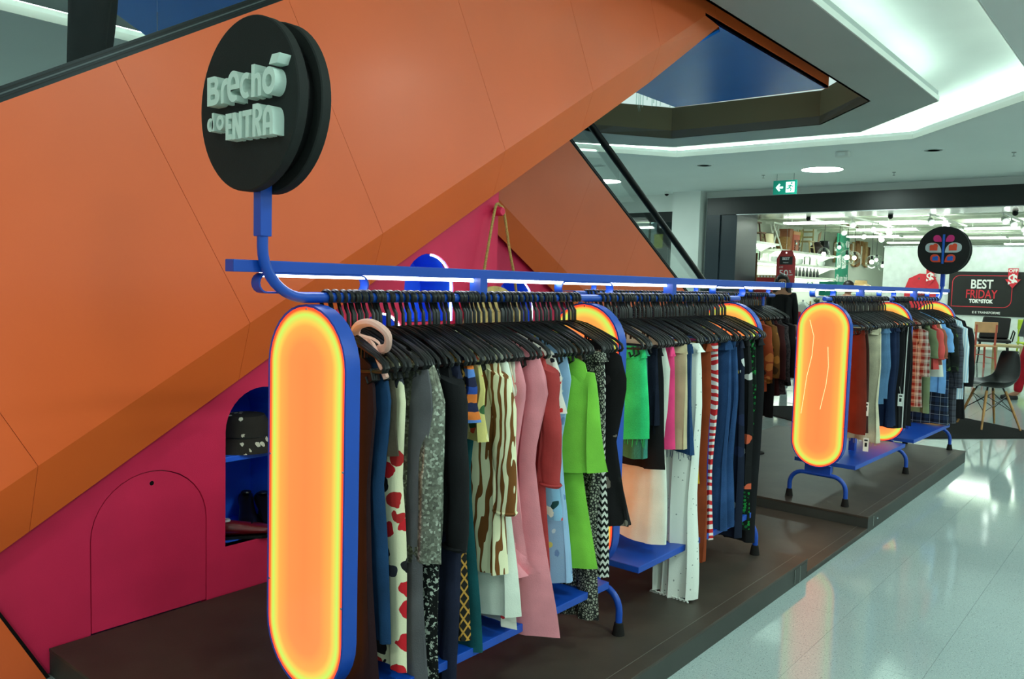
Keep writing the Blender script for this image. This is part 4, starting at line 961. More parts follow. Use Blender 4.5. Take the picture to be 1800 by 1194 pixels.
g(R2, 'shirt', 'shirt', 'olive green shirt on the farther rack', F_olive, 'shirt', 6.74, .51, .225, th=.02, group=G4, hang=H4, slv=.22)
g(R2, 't_shirt', 't-shirt', 'coral red t-shirt on the farther rack', F_coralr, 'top', 6.92, .83, .225, group=G4, hang=H4, slv=.24)
g(R2, 't_shirt', 't-shirt', 'brown pink t-shirt next to the coral red one', F_brownp, 'top', 7.04, .86, .22, group=G4, hang=H4, slv=.24)
g(R2, 'shirt', 'shirt', 'white shirt below the coral red t-shirt', F_white, 'shirt', 7.12, .76, .205, group=G4, hang=H4)
g(R2, 'shirt', 'shirt', 'sky blue shirt on the farther rack', F_lightblue, 'shirt', 7.22, .62, .215, group=G4, hang=H4, slv=.2)
g(R2, 'jacket', 'jacket', 'black and green camouflage jacket on the farther rack', F_camo, 'jacket', 7.32, .80, .235, th=.024, group=G4, hang=H4, slv=.36, m2=F_black)
g(R2, 'shirt', 'shirt', 'dark blue plaid shirt low on the farther rack', F_bpl, 'shirt', 7.40, .34, .22, th=.02, group=G4, hang=H4)
g(R2, 'shirt', 'shirt', 'grey checked shirt low on the farther rack', F_gchk, 'shirt', 7.48, .36, .25, th=.02, group=G4, hang=H4, slv=.5)
g(R2, 'shirt', 'shirt', 'pale blue pinstripe shirt near the end of the farther rack', F_lbs, 'shirt', 7.57, .55, .275, th=.024, group=G4, hang=H4, slv=.46)
g(R2, 'blazer', 'blazer', 'black blazer at the far end of the farther rack', F_black, 'jacket', 7.66, .38, .29, th=.024, group=G4, hang=H4, slv=.5)
for q in range(34): put_hanger(R2, 5.20+.032*q+rn.uniform(-.006, .006)-5.137, rn.uniform(-.16, .16), *H3)
for q in range(14): put_hanger(R2, 6.46+.034*q+rn.uniform(-.006, .006)-5.137, rn.uniform(-.16, .16), *H4)
price_tag(R2, 'white price tag hanging by the rust red skirt', 5.30, .215, .73)
price_tag(R2, 'white price tag with print on the black trousers', 6.02, .215, .72)
price_tag(R2, 'small pale tag dangling under the cream jeans', 5.34, .215, .50)
# ------------------------------------------------------------------ rear rack
G5 = 'jackets at the end of the rear rack'
F_or = fab('burnt_orange_print', f_spots((150, 66, 34), [(90, 40, 24), (196, 120, 60), (60, 40, 34)], 13, .44)); F_och = fab('ochre_print', f_spots((120, 80, 34), [(70, 50, 26), (176, 120, 50)], 16, .44)); F_char = fab('charcoal_herringbone', f_speckle((36, 34, 36), (64, 60, 62), 60, .5))
g(R3, 'jacket', 'jacket', 'burnt orange printed jacket on the rear rack', F_or, 'jacket', 5.83, .66, .235, th=.022, group=G5, hang=H5, slv=.4)
g(R3, 'jacket', 'jacket', 'ochre quilted jacket on the rear rack', F_och, 'jacket', 5.97, .70, .24, th=.022, group=G5, hang=H5, slv=.4)
g(R3, 'coat', 'coat', 'long black coat hanging low on the rear rack', F_black, 'jacket', 6.05, .44, .225, th=.022, group=G5, hang=H5)
g(R3, 'coat', 'coat', 'dark red brown coat on the rear rack', fabric('oxblood', (64, 26, 26)), 'jacket', 6.09, .60, .235, th=.022, group=G5, hang=H5, slv=.42)
g(R3, 'coat', 'coat', 'charcoal herringbone coat on the rear rack', F_char, 'jacket', 6.17, .60, .245, th=.022, group=G5, hang=H5, slv=.44)
g(R3, 'coat', 'coat', 'black coat at the very end of the rear rack', F_black, 'jacket', 6.30, .655, .255, th=.026, group=G5, hang=H5, slv=.42)
for y in (4.15, 4.4, 4.62, 4.85, 5.05, 5.3, 5.5, 5.68):
    g(R3, 'coat', 'coat', 'dark coat on the rear rack, mostly hidden behind the near rack', F_char if int(y*100) % 2 else F_black, 'jacket', y, .62, .22, th=.02, group='hidden coats of the rear rack', hang=H5)
for q in range(66): put_hanger(R3, .05+.039*q+rn.uniform(-.008, .008), rn.uniform(-.14, .14), *H5)
# ------------------------------------------------------------------ things in the shoe niche
F_cap = fab('cap_print', f_spots((44, 38, 34), [(216, 208, 188), (44, 38, 34)], 30, .34, .5))
t = thing('printed_cap', 'dark bucket cap with pale line drawing on the niche shelf', 'hat', (-3.12, 1.98, .666))
MB().lathe([(.155, 0), (.150, .006), (.112, .05), (.106, .11), (.085, .145), (.03, .152)], 28).build('crown', F_cap, t, smooth=True); MB().lathe([(.158, -.001), (.150, .004), (.110, .052), (.108, .05)], 28).build('brim', F_cap, t, smooth=True); MB().tube([(.108*cos(a*pi/12), .108*sin(a*pi/12), .06) for a in range(24)], .005, 5, closed=True).build('band', m_black, t)
def shoe(label, loc, rz, mat, heel=0, m_in=None, group=None):
    t = thing('shoe', label, 'shoe', loc, rz, group)
    secs = [(-.125, .028, .055), (-.09, .034, .075), (-.03, .033, .062), (.03, .038, .05), (.08, .042, .042), (.12, .034, .030), (.138, .012, .018)]
    vs = []; fs = []; n = 12
    for x, w, h in secs:
        for j in range(n):
            a = 2*pi*j/n; vs.append((x, w*cos(a), .012+heel*max(0, (.05-x)/.17)+h*.5+h*.5*sin(a)))
    for i in range(len(secs)-1):
        for j in range(n): fs.append((i*n+j, i*n+(j+1) % n, (i+1)*n+(j+1) % n, (i+1)*n+j))
    fs += [tuple(range(n-1, -1, -1)), tuple(range((len(secs)-1)*n, len(secs)*n))]
    MB().add(vs, fs).build('upper', mat, t, smooth=True)
    MB().prism([(x, .95*w) for x, w, h in secs]+[(x, -.95*w) for x, w, h in reversed(secs)], lambda x, y, q: (x, y, q), .0, .013).build('sole', m_black, t)
    MB().lathe([(.001, 0), (.024, 0), (.020, .006), (.001, .006)], 16, (-.07, 0, .075+heel)).build('opening', m_in or m_tagw, t)
    if heel: MB().tube([(-.105, 0, 0), (-.105, 0, heel+.02)], .012, 8).build('heel', m_black, t)
    MB().tube([(.03, .03, .045), (.04, 0, .062), (.03, -.03, .045)], .004, 6).build('strap', m_black, t)
    return t
m_redl = plain('red_leather', (120, 20, 26), .3, 0, .5, .2); m_bkl = plain('black_leather', (24, 20, 22), .35)
shoe('dark red court shoe at the front of the niche floor', (-3.06, 1.935, .292), 1.0, m_redl, .0, None, 'shoes in the niche')
shoe('second dark red shoe at the niche edge with pale lining', (-3.11, 1.865, .292), 1.25, m_redl, .0, None, 'shoes in the niche')
shoe('black shoe standing deep in the niche', (-3.22, 2.06, .292), -.5, m_bkl, .05, m_bkl, 'shoes in the niche')
shoe('black heeled shoe at the back right of the niche', (-3.15, 2.12, .292), -.3, m_bkl, .05, m_bkl, 'shoes in the niche')
t = thing('price_card', 'small white price card on the niche floor beside the red shoe', 'card', (-3.025, 2.02, .2935), .4); MB().box(-.02, .02, -.03, .03, 0, .001).build('card', m_tagw, t); MB().box(-.012, .012, -.02, .0, .001, .0013).build('print', m_black, t)
# ================================================================== SHOP INTERIOR BEYOND THE PORTAL
m_shop = plain('shop_wall', (224, 230, 216), .7, 0, .3, 0, .03, .7)
struct(MB().box(-7.95, -7.80, 16.9, 29, 0, 3.1).build('wall_shop_left', m_shop))
struct(MB().box(-7.95, 8, 29, 29.2, 0, 3.1).build('wall_shop_back', m_shop))
sc_ = struct(MB().box(-7.95, 8, 16.9, 29.2, 3.08, 3.15).build('ceiling', plain('shop_ceiling', (214, 224, 208), .8)))
rn = random.Random(21)
for q in range(34):
    y = 17.0+.35*q; MB().box(-7.8, 7.9, y, y+.11, 2.97+.02*(q % 3), 3.05).build('slat', plain('shop_slat_%d' % (q % 3), [(226, 234, 216), (176, 186, 168), (240, 246, 232)][q % 3], .6), sc_)
def shop_fill(x, y, w, d, lab):
    t = thing('shop_fill_light', lab, 'light', (x, y, 2.83), 0, 'added shop ceiling lights'); MB().box(-w/2, w/2, -d/2, d/2, -.015, .015).build('diffuser', e_store, t)
    for sx in (-1, 1): MB().box(sx*w/2-.01, sx*w/2+.01, -d/2-.01, d/2+.01, -.02, .02).build('end_cap', m_white, t); MB().tube([(sx*w*.4, 0, .015), (sx*w*.4, 0, .16)], .004, 4).build('suspension_wire', m_chrome, t)
for x, y in ((-6.2, 17.6), (-4.4, 18.2), (-2.4, 22.4), (-5.4, 20.0), (-3.2, 20.2), (-1.2, 19), (-6.4, 22.5), (-4.2, 23.5), (-1.8, 23), (-6.2, 25.5), (-3.4, 26.5), (.6, 17.8), (.5, 21.5)):  # lamps added to brighten the shop, two-sided so the slats are lit too
    shop_fill(x, y, 1.3, .34, 'added rectangular light hung low to brighten the shop')
def track(x, y0, y1, spots, lab):
    t = thing('track_light', lab, 'light', (x, y0, 2.9), 0, 'shop track lights'); MB().box(-.02, .02, 0, y1-y0, 0, .03).build('rail', m_white, t); MB().tube([(0, .1, .03), (0, .1, .1)], .008, 5).build('drop', m_white, t)
    for s in spots:
        h = MB().tube([(0, s, 0), (0, s, -.05), (.02, s-.05, -.10), (.07, s-.14, -.16)], .05, 10, rad=[.012, .012, .05, .07]).build('spot_head', m_white, t, smooth=True); MB().lathe([(.001, 0), (.05, 0), (.05, .004)], 12, M=Matrix.Translation((.074, s-.147, -.164)) @ Matrix.Rotation(radians(60), 4, 'X')).build('lamp_lens', e_store, h)
for x, y0, y1, sp, n in ((-5.4, 16.9, 20.5, (.5, 1.9, 3.1), 'left'), (-3.9, 16.9, 20.5, (.3, 1.5, 2.8), 'middle'), (-2.7, 16.9, 20.5, (.4, 1.3, 2.6), 'right'), (-6.3, 17.2, 24, (2.5, 4.0, 5.5), 'leftmost')):
    track(x, y0, y1, sp, 'white track with spotlights on the shop ceiling, '+n+' of the four rails')
for x, w in ((-6.1, 'left'), (-4.52, 'middle'), (-2.45, 'right')):
    t = thing('dome_camera', 'small black dome under the shop lintel, '+w+' one', 'camera', (x, 16.86, 2.86), 0, 'domes under the lintel'); MB().ball((0, 0, 0), .05, 12, 8).build('dome', m_black, t, smooth=True); MB().lathe([(.06, .03), (.06, .045), (.02, .045)], 14).build('base', m_black, t)
# white partition with the sale graphics
part = struct(MB().box(-5.72, 2.5, 21, 21.12, 0, 2.48).build('wall_partition', plain('partition_white', (226, 236, 234), .5)))
MB().box(-5.74, 2.5, 20.99, 21.13, 2.48, 2.51).build('cap', m_chrome, part)
m_bann = plain('banner_black', (26, 28, 28), .5); m_bred = plain('banner_red', (214, 44, 60), .5); m_bwh = plain('banner_white', (238, 240, 238), .5)
t = thing('sale_banner', 'wide black banner reading BEST FRIDAY on the shop partition', 'banner', (-3.6, 20.98, .93))
MB().box(-.67, 4.5, -.005, .015, 0, .99).build('panel', m_bann, t)
FR = lambda x, z, q: (x, -.006-q, z)
bx0, bx1, bz0, bz1, br = -.60, .60, .19, .91, .17
ro = [(bx1-.0, bz1-.0)]
out_ = [(bx0, bz0)]+arc(bx1-br, bz0+br, br, br, -90, 0, 8)+[(bx1, bz1)]+arc(bx0+br, bz1-br, br, br, 90, 180, 8)
inn_ = [(bx0+.014, bz0+.014)]+arc(bx1-br, bz0+br, br-.014, br-.014, -90, 0, 8)+[(bx1-.014, bz1-.014)]+arc(bx0+br, bz1-br, br-.014, br-.014, 90, 180, 8)
shape('outline', [[out_, inn_]], .003, FR, m_bred, t)
text('lettering', 'BEST', .28, lambda x, z, q: FR(x, z+.615, q), m_bwh, t, .003, bold=.006, width=.44)
text('lettering', 'FRIDAY', .27, lambda x, z, q: FR(x, z+.395, q), m_bred, t, .003, bold=.003, width=.62)
text('lettering', 'TOK&STOK', .11, lambda x, z, q: FR(x, z+.29, q), m_bwh, t, .003, bold=.007, width=.48)
text('lettering', 'E E TRANSFORME', .07, lambda x, z, q: FR(x+.12, z+.05, q), m_bwh, t, .003, bold=.001, width=.55)
def dollar_arrow(lab, x, z, s=1.0, off=True, y=20.96):
    t = thing('discount_arrow', lab, 'sign', (x, y, z))
    shape('arrow', [[[(0, -.22*s), (.15*s, -.02*s), (.09*s, -.02*s), (.10*s, .22*s), (-.10*s, .22*s), (-.09*s, -.02*s), (-.15*s, -.02*s)]]], .01, FR, m_bred, t)
    text('lettering', '$', .34*s, lambda a, b, q: (a, -.017-q, b-.15*s), m_bwh, t, .003, bold=.012*s)
    if off: text('lettering', 'OFF', .10*s, lambda a, b, q: (a, -.017-q, b+.135*s), m_bwh, t, .003, bold=.003)
dollar_arrow('red arrow tag with OFF and a dollar sign at the banner corner', -3.0, 1.78)
dollar_arrow('red arrow tag with a dollar sign on the big red price tag', -4.66, 1.80, .9, False, 20.93)
t = thing('price_tag_board', 'large red cut-corner price tag board standing by the partition', 'sign', (-4.84, 20.95, 1.0))
shape('board', [[[(-.37, .05), (.37, .05), (.37, .60), (.25, .83), (-.05, .86), (-.28, .74), (-.36, .50)], [(x-.06, z+.74) for x, z in ell(0, 0, .025, .025, 12)]]], .012, FR, m_bred, t)
MB().box(-.14, .14, -.024, -.018, .30, .52).build('label_field', m_bann, t); text('lettering', 'BEST', .09, lambda x, z, q: (x, -.025-q, z+.44), m_bwh, t, .002, bold=.002); text('lettering', 'FRIDAY', .07, lambda x, z, q: (x, -.025-q, z+.35), m_bred, t, .002)
MB().box(-.2, .2, -.02, .02, -.05, .05).build('foot', m_bann, t); MB().box(-.02, .02, -.01, .01, -1.0, .05).build('post', m_bann, t)
# hanging tag 50% OFF
t = thing('hanging_tag_sign', 'tall red tag sign reading 50% OFF hanging in the shop entrance', 'sign', (-6.55, 16.95, 1.49))
m_tagr = plain('tag_red', (176, 50, 52), .5)
shape('board', [[[(-.2, 0), (.2, 0), (.2, .55), (.12, .73), (-.10, .73), (-.2, .55)], [(x, z+.68) for x, z in ell(0, 0, .018, .018, 12)]]], .012, FR, m_tagr, t)
MB().box(-.135, .14, -.022, -.018, .43, .60).build('label_field', m_bann, t); text('lettering', 'BEST', .075, lambda x, z, q: (x, -.023-q, z+.53), m_bwh, t, .002, bold=.001); text('lettering', 'FRIDAY', .035, lambda x, z, q: (x, -.023-q, z+.46), m_bwh, t, .002)
text('lettering', '50', .19, lambda x, z, q: (x-.04, -.019-q, z+.19), m_bwh, t, .002, width=.19); text('lettering', '%', .08, lambda x, z, q: (x+.10, -.019-q, z+.26), m_bwh, t, .002); text('lettering', 'OFF', .05, lambda x, z, q: (x+.115, -.019-q, z+.20), m_bwh, t, .002); text('lettering', 'ATÉ', .05, lambda x, z, q: (x-.10, -.019-q, z+.36), m_bwh, t, .002)
for sx in (-.005,): MB().tube([(sx, -.01, .70), (sx, -.01, 1.42)], .003, 4).build('cord', m_chrome, t)
# framed poster DESCONTOS
t = thing('framed_poster', 'red DESCONTOS poster in a pale patterned frame by the portal', 'poster', (-7.08, 17.1, 1.2))
MB().box(-.30, .30, -.02, .02, -.1, .50).build('frame', plain('frame_pale', (176, 150, 110), .6), t, bevel=.004); MB().box(-.24, .24, -.026, -.02, -.04, .44).build('print', m_tagr, t)
text('lettering', 'DESCONTOS', .08, lambda x, z, q: (x, -.027-q, z+.03), m_bwh, t, .002, bold=.002, width=.42)
for q in range(8): MB().box(-.27+.07*q, -.235+.07*q, -.024, -.02, .45, .485).build('inlay', m_bwh, t)
MB().box(-.25, .25, .02, .05, -1.2, -.1).build('easel', m_wood, t)
# green banner with white drawing
m_grn = plain('banner_green', (0, 134, 104), .6)
t = thing('green_banner', 'tall green banner with white window drawing hanging in the shop', 'banner', (-7.3, 22.9, 1.55))
GX = lambda y, z, q: (q, y, z)
MB().box(-.01, 0, -.52, .52, 0, 1.38).build('cloth', m_grn, t)
for y in (-.3, .12):
    shape('window_drawing', [[[(y-.15, .44), (y+.17, .48), (y+.17, .82), (y-.15, .78)], [(y-.09, .52), (y-.02, .53), (y-.02, .73), (y-.09, .72)], [(y+.05, .54), (y+.11, .55), (y+.11, .75), (y+.05, .74)]]], .004, GX, m_bwh, t)
text('lettering', 'dê um tok', .28, lambda x, z, q: (.001+q, x, z+.10), m_bwh, t, .004, bold=.005, width=.95)
hand = MB()
for a in (-50, -25, 0, 25, 50): hand.tube([(.004, .3+.05*sin(radians(a)), 1.0+.05*cos(radians(a))), (.004, .3+.22*sin(radians(a)), 1.0+.22*cos(radians(a)))], .035, 6, sy=.1)
hand.build('leaf_drawing', m_bwh, t)
t = thing('green_notice', 'small green notice sign with white text behind the rack beam', 'sign', (-5.66, 16.95, 1.30)); MB().box(-.18, .18, -.006, .006, 0, .28).build('board', m_grn, t); text('lettering', 'Fale com', .06, lambda x, z, q: (x, -.007-q, z+.17), m_bwh, t, .002, width=.3); text('lettering', 'a gente', .05, lambda x, z, q: (x, -.007-q, z+.09), m_bwh, t, .002, width=.2); MB().box(-.01, .01, 0, .02, -1.3, 0).build('post', m_chrome, t)
# wall planks
t = thing('plank_panel', 'wall panel of uneven wooden planks behind the pendant lamps', 'wall panel', (-7.78, 23.6, 2.2))
for q in range(20):
    y = .16*q; c = [(176, 132, 84), (214, 180, 130), (120, 84, 54), (226, 222, 208), (150, 104, 66)][rn.randrange(5)]
    MB().box(.0, .05+rn.uniform(0, .05), y, y+.15, -.1+rn.uniform(0, .22)*(1), .66+rn.uniform(-.16, .06)).build('plank', plain('plank_%d_%d_%d' % c, c, .7, 0, .3, 0, .15, 10), t)
# shelves on the left wall
m_shelf = plain('shelf_white', (230, 236, 224), .4)
def wshelf(y0, y1, z, lab, depth=.55):
    t = thing('wall_shelf', lab, 'shelf', (-7.80, (y0+y1)/2, z)); h = (y1-y0)/2
    MB().box(0, depth, -h, h, -.05, 0).build('board', m_shelf, t, bevel=.003)
    for s in (-h+.1, h-.1): MB().prism([(0, -.05), (depth*.8, -.05), (0, -.25)], lambda x, z_, q: (x, s+q, z_), -.01, .01).build('bracket', m_shelf, t)
    MB().box(.05, depth-.05, -h+.1, h-.1, -.062, -.05).build('shelf_light', emit('shelf_led', (.9, 1, .9), 2.5), t)
wshelf(16.95, 18.3, 2.43, 'short white lit shelf at the top left inside the shop'); wshelf(18.3, 22.3, 2.32, 'long white lit shelf carrying boxes and a wooden chair'); wshelf(17.0, 22.4, 2.02, 'white lit shelf below the boxes and the chair'); wshelf(19.4, 22.3, 1.72, 'white shelf carrying a row of dark bottles'); wshelf(17.0, 22.3, 1.42, 'white shelf with crockery behind the hanging tag')
def stool(lab, loc, h, w, mat, back=0):
    t = thing('wooden_stool' if not back else 'wooden_chair', lab, 'stool' if not back else 'chair', loc)
    MB().box(-w/2, w/2, -w/2, w/2, h-.03, h).build('seat', mat, t)
    for a in (-1, 1):
        for b in (-1, 1):
            top = (a*w*.38, b*w*.38, h-.02 if not (back and b > 0) else h+back); MB().tube([(a*w*.5, b*w*.5, 0), (a*w*.38, b*w*.38, h-.02)]+([top] if back and b > 0 else []), .018, 6).build('leg', mat, t)
        MB().tube([(a*w*.45, -w*.45, h*.45), (a*w*.45, w*.45, h*.45)], .012, 5).build('stretcher', mat, t)
    if back:
        for z in (.4, .85): MB().box(-w*.4, w*.4, w*.36, w*.40, h+back*z-.04, h+back*z).build('back_rail', mat, t)
    return t
m_walnut = plain('walnut', (110, 74, 46), .5, 0, .4, 0, .15, 12); m_paleoak = plain('pale_oak', (206, 186, 136), .5, 0, .4, 0, .1, 12)
stool('dark wooden ladder stool on the top left shop shelf', (-7.45, 17.15, 2.43), .42, .34, m_walnut); stool('pale wooden chair on the long shop shelf', (-7.45, 20.5, 2.32), .30, .34, m_paleoak, .30); stool('small dark stool beside the ladder stool', (-7.45, 17.55, 2.43), .22, .26, m_walnut)
def lathe_thing(name, lab, cat, loc, prof, mat, rim=None, group=None):
    t = thing(name, lab, cat, loc, 0, group); MB().lathe(prof, 18).build('body', mat, t, smooth=True); r, z = prof[-1]
    MB().lathe([(max(.005, r-.012), z-.004), (r+.004, z-.004), (r+.004, z+.006), (max(.005, r-.012), z+.006)], 18).build('rim', rim or mat, t); return t
m_bask = plain('basket', (170, 128, 80), .8, 0, .2, 0, .2, 60); m_dkv = plain('dark_ceramic', (70, 50, 48), .4); m_pinkc = plain('coral_box', (222, 112, 88), .6); m_peachb = plain('peach_box', (240, 170, 120), .6)
lathe_thing('lamp_shade', 'cream lampshade with a dark top beside the trestle', 'lamp', (-7.42, 18.0, 2.43), [(.16, 0), (.15, .02), (.13, .2), (.12, .22)], plain('shade_cream', (226, 214, 176), .6), m_black)
t = thing('trestle', 'white wooden trestle standing on the lit shelf', 'trestle', (-7.4, 18.35, 2.325))
for s in (-1, 1):
    MB().tube([(s*.05, -.22*s, 0), (s*.02, .2*s, .55)], .018, 6).build('leg', m_shelf, t); MB().tube([(.1*s, .22*s, 0), (.05*s, -.2*s, .55)], .018, 6).build('leg', m_shelf, t)
MB().box(-.1, .1, -.3, .3, .55, .59).build('top', m_shelf, t)
lathe_thing('basket', 'round wicker basket on the long shop shelf', 'basket', (-7.42, 18.95, 2.32), [(.12, 0), (.16, .1), (.17, .22), (.15, .3)], m_bask)
t = thing('storage_box', 'tall coral storage box on the long shop shelf', 'box', (-7.42, 19.42, 2.32)); MB().box(-.14, .14, -.2, .2, 0, .38).build('body', m_pinkc, t, bevel=.004); MB().box(-.15, .15, -.21, .21, .38, .46).build('lid', m_peachb, t, bevel=.004); MB().box(.14, .145, -.05, .05, .15, .2).build('label_holder', m_chrome, t)
t = thing('storage_box', 'wide brown storage box next to the coral box', 'box', (-7.42, 19.12, 2.32)); MB().box(-.12, .12, -.1, .1, 0, .46).build('body', plain('brown_box', (176, 112, 80), .6), t, bevel=.004); MB().box(-.13, .13, -.11, .11, .46, .5).build('lid', plain('brown_box', (176, 112, 80)), t)
lathe_thing('vase', 'clear stacked glass vase between the boxes', 'vase', (-7.22, 19.3, 2.32), [(.05, 0), (.07, .05), (.05, .1), (.07, .15), (.05, .2), (.06, .24)], glass('vase_glass', (.86, .95, .9), 1.2))
lathe_thing('vase', 'dark rounded vase at the right end of the long shelf', 'vase', (-7.42, 21.2, 2.32), [(.10, 0), (.17, .1), (.17, .18), (.08, .27), (.09, .3)], m_dkv)
t = thing('leaf_fan', 'dried fan leaf leaning out of the dark vase', 'plant', (-7.42, 21.25, 2.60)); MB().prism([(0, 0), (.18, .12), (.24, .32), (.06, .24)], lambda y, z, q: (q, y, z), -.006, .006).build('leaf', plain('dried_leaf', (196, 160, 132), .8), t); MB().tube([(0, 0, -.1), (0, 0, 0)], .006, 5).build('stem', m_bask, t)
t = thing('dried_grass', 'tuft of dried yellow grass beside the coral box', 'plant', (-7.4, 19.85, 2.32))
for q in range(22): MB().tube([(0, 0, 0), (rn.uniform(-.08, .1), rn.uniform(-.12, .12), rn.uniform(.3, .55))], .006, 4, rad=[.003, .009]).build('blade', plain('dry_grass', (206, 190, 110), .8), t)
lathe_thing('wire_basket', 'dark wire basket at the end of the long shelf', 'basket', (-7.42, 21.75, 2.32), [(.1, 0), (.14, .1), (.13, .3), (.12, .36)], m_darkmetal)
bot = None
for q in range(12):
    y = 19.95+.125*q
    lathe_thing('bottle', 'dark bottle in the row on the shop shelf', 'bottle', (-7.45+.04*(q % 2), y, 1.72), [(.035, 0), (.038, .02), (.036, .13), (.014, .18), (.012, .23)], plain('bottle_dark', (30, 38, 36), .2, 0, .5, .3), None, 'row of dark bottles on the shop shelf')
for q in range(10):
    y = 17.3+.5*q; k = q % 3
    lathe_thing(('bowl', 'jar', 'cup')[k], ('pale bowl', 'glass jar', 'white cup')[k]+' on the white shelf behind the hanging tag', ('bowl', 'jar', 'cup')[k], (-7.4, y, 1.42), [[(.05, 0), (.10, .05), (.13, .09)], [(.07, 0), (.08, .02), (.08, .15), (.06, .18)], [(.04, 0), (.045, .09)]][k], [m_paleoak, glass('vase_glass'), m_shelf][k], None, 'crockery on the white shop shelf')
for q in range(9):
    y = 17.4+.52*q; k = q % 3
    lathe_thing(('lantern', 'canister', 'pot')[k], ('clear lantern', 'white canister', 'grey pot')[k]+' on the shelf below the boxes', ('lantern', 'canister', 'pot')[k], (-7.4, y, 2.02), [[(.07, 0), (.08, .02), (.08, .2), (.03, .24)], [(.07, 0), (.07, .16), (.06, .17)], [(.06, 0), (.09, .06), (.08, .12)]][k], [glass('vase_glass'), m_shelf, m_ring][k], None, 'pots on the lower shop shelf')
t = thing('leaning_mirror', 'tall dark-framed mirror leaning just inside the portal', 'mirror', (-7.35, 17.0, 1.45)); MB().box(-.14, .14, -.02, .02, 0, .70).build('glass', plain('mirror_glass', (210, 220, 210), .1, .9), t); shape('frame', [[[(-.16, -.02), (.16, -.02), (.16, .72), (-.16, .72)], [(-.12, .02), (.12, .02), (.12, .68), (-.12, .68)]]], .02, lambda x, z, q: (x, -.022-q, z), m_walnut, t)
MB().tube([(.0, .0, 0), (0, .02, -1.45)], .02, 5).build('stand', m_walnut, t)
# wall decoration birds
for q, (y, z) in enumerate(((17.5, 1.95), (17.75, 1.80), (18.0, 1.9), (17.85, 1.62))):
    t = thing('wall_bird', 'small black bird silhouette on the shop wall', 'decoration', (-7.785, y, z), 0, 'bird silhouettes'); MB().prism([(-.06, 0), (0, .02), (.05, .09), (.04, .01), (.08, -.02), (.0, -.03)], lambda a, b, q_: (q_, a, b), 0, .008).build('body', m_black, t); MB().tube([(0, 0, 0), (-.012, 0, 0)], .004, 4).build('pin', m_black, t)
# pendant lamps
m_bulb = emit('bulb', (.95, 1.0, .88), 9); m_pg = glass('pendant_glass', (.97, 1, .98), .35)
def pendant(x, y, z, r, lab):
    t = thing('pendant_lamp', lab, 'lamp', (x, y, z), 0, 'glass pendant lamps in the shop'); MB().tube([(0, 0, r*.9), (0, 0, 2.97-z)], .006, 5).build('cord', m_black, t); MB().lathe([(.06, 2.94-z), (.06, 2.97-z), (.01, 2.97-z)], 14).build('canopy', m_walnut, t)
    MB().ball((0, 0, 0), r, 18, 12, (1, 1, 1.1)).build('glass_globe', m_pg, t, smooth=True); MB().ball((0, 0, -.0), r*.34, 12, 8).build('bulb', m_bulb, t, smooth=True); MB().lathe([(.03, r*.3), (.03, r*.95), (.01, r*.95)], 10).build('socket', m_darkmetal, t)
for x, y, z, r, lab in ((-6.4, 18.76, 2.22, .14, 'glass pendant lamp nearest the hanging tag sign'), (-6.4, 19.79, 2.42, .12, 'small upper glass pendant lamp in front of the green banner'), (-6.3, 20.07, 2.20, .17, 'large glass pendant lamp in front of the green banner'), (-6.4, 20.95, 2.22, .15, 'glass pendant lamp in front of the planks'), (-6.3, 22.05, 2.16, .16, 'glass pendant lamp right of the planks'), (-6.4, 22.8, 2.24, .14, 'glass pendant lamp farthest from the green banner'), (-6.4, 23.4, 2.10, .13, 'low glass pendant lamp by the white partition')):
    pendant(x, y, z, r, lab)
lathe_thing('table_lamp', 'amber table lamp base below the pendant lamps', 'lamp', (-6.4, 21.6, 1.38), [(.12, 0), (.26, .04), (.26, .16), (.15, .22), (.14, .30)], plain('amber_glass', (230, 190, 130), .2), m_chrome)
t = thing('display_table', 'white display table under the pendant lamps', 'table', (-6.4, 21.6, 0)); MB().box(-.6, .6, -1.2, 1.2, 1.33, 1.38).build('top', m_shelf, t)
for a in (-.5, .5):
    for b in (-1.1, 1.1): MB().box(a-.03, a+.03, b-.03, b+.03, 0, 1.33).build('leg', m_shelf, t)
t = thing('leafy_plant', 'bushy dark green plant in a pot behind the farther rack', 'plant', (-5.4, 15.2, 0))
MB().lathe([(.16, 0), (.2, .1), (.22, .4), (.2, .42)], 18).build('pot', m_dkv, t, smooth=True)
for q in range(26):
    a = rn.uniform(0, 6.28); r = rn.uniform(.05, .32); z = rn.uniform(.55, 1.32); p = Vector((r*cos(a), r*sin(a), z)); d = Vector((cos(a), sin(a), .6)).normalized()*.16; s_ = Vector((-sin(a), cos(a), 0))*.045
    MB().add([p, p+d*.5+s_, p+d, p+d*.5-s_, p+d*.5+Vector((0, 0, .012))], [(0, 1, 4), (1, 2, 4), (2, 3, 4), (3, 0, 4)]).build('leaf', plain('leaf_green', (50, 78, 46), .5), t)
MB().tube([(0, 0, .4), (.02, 0, 1.2)], .015, 6).build('stem', m_bask, t)
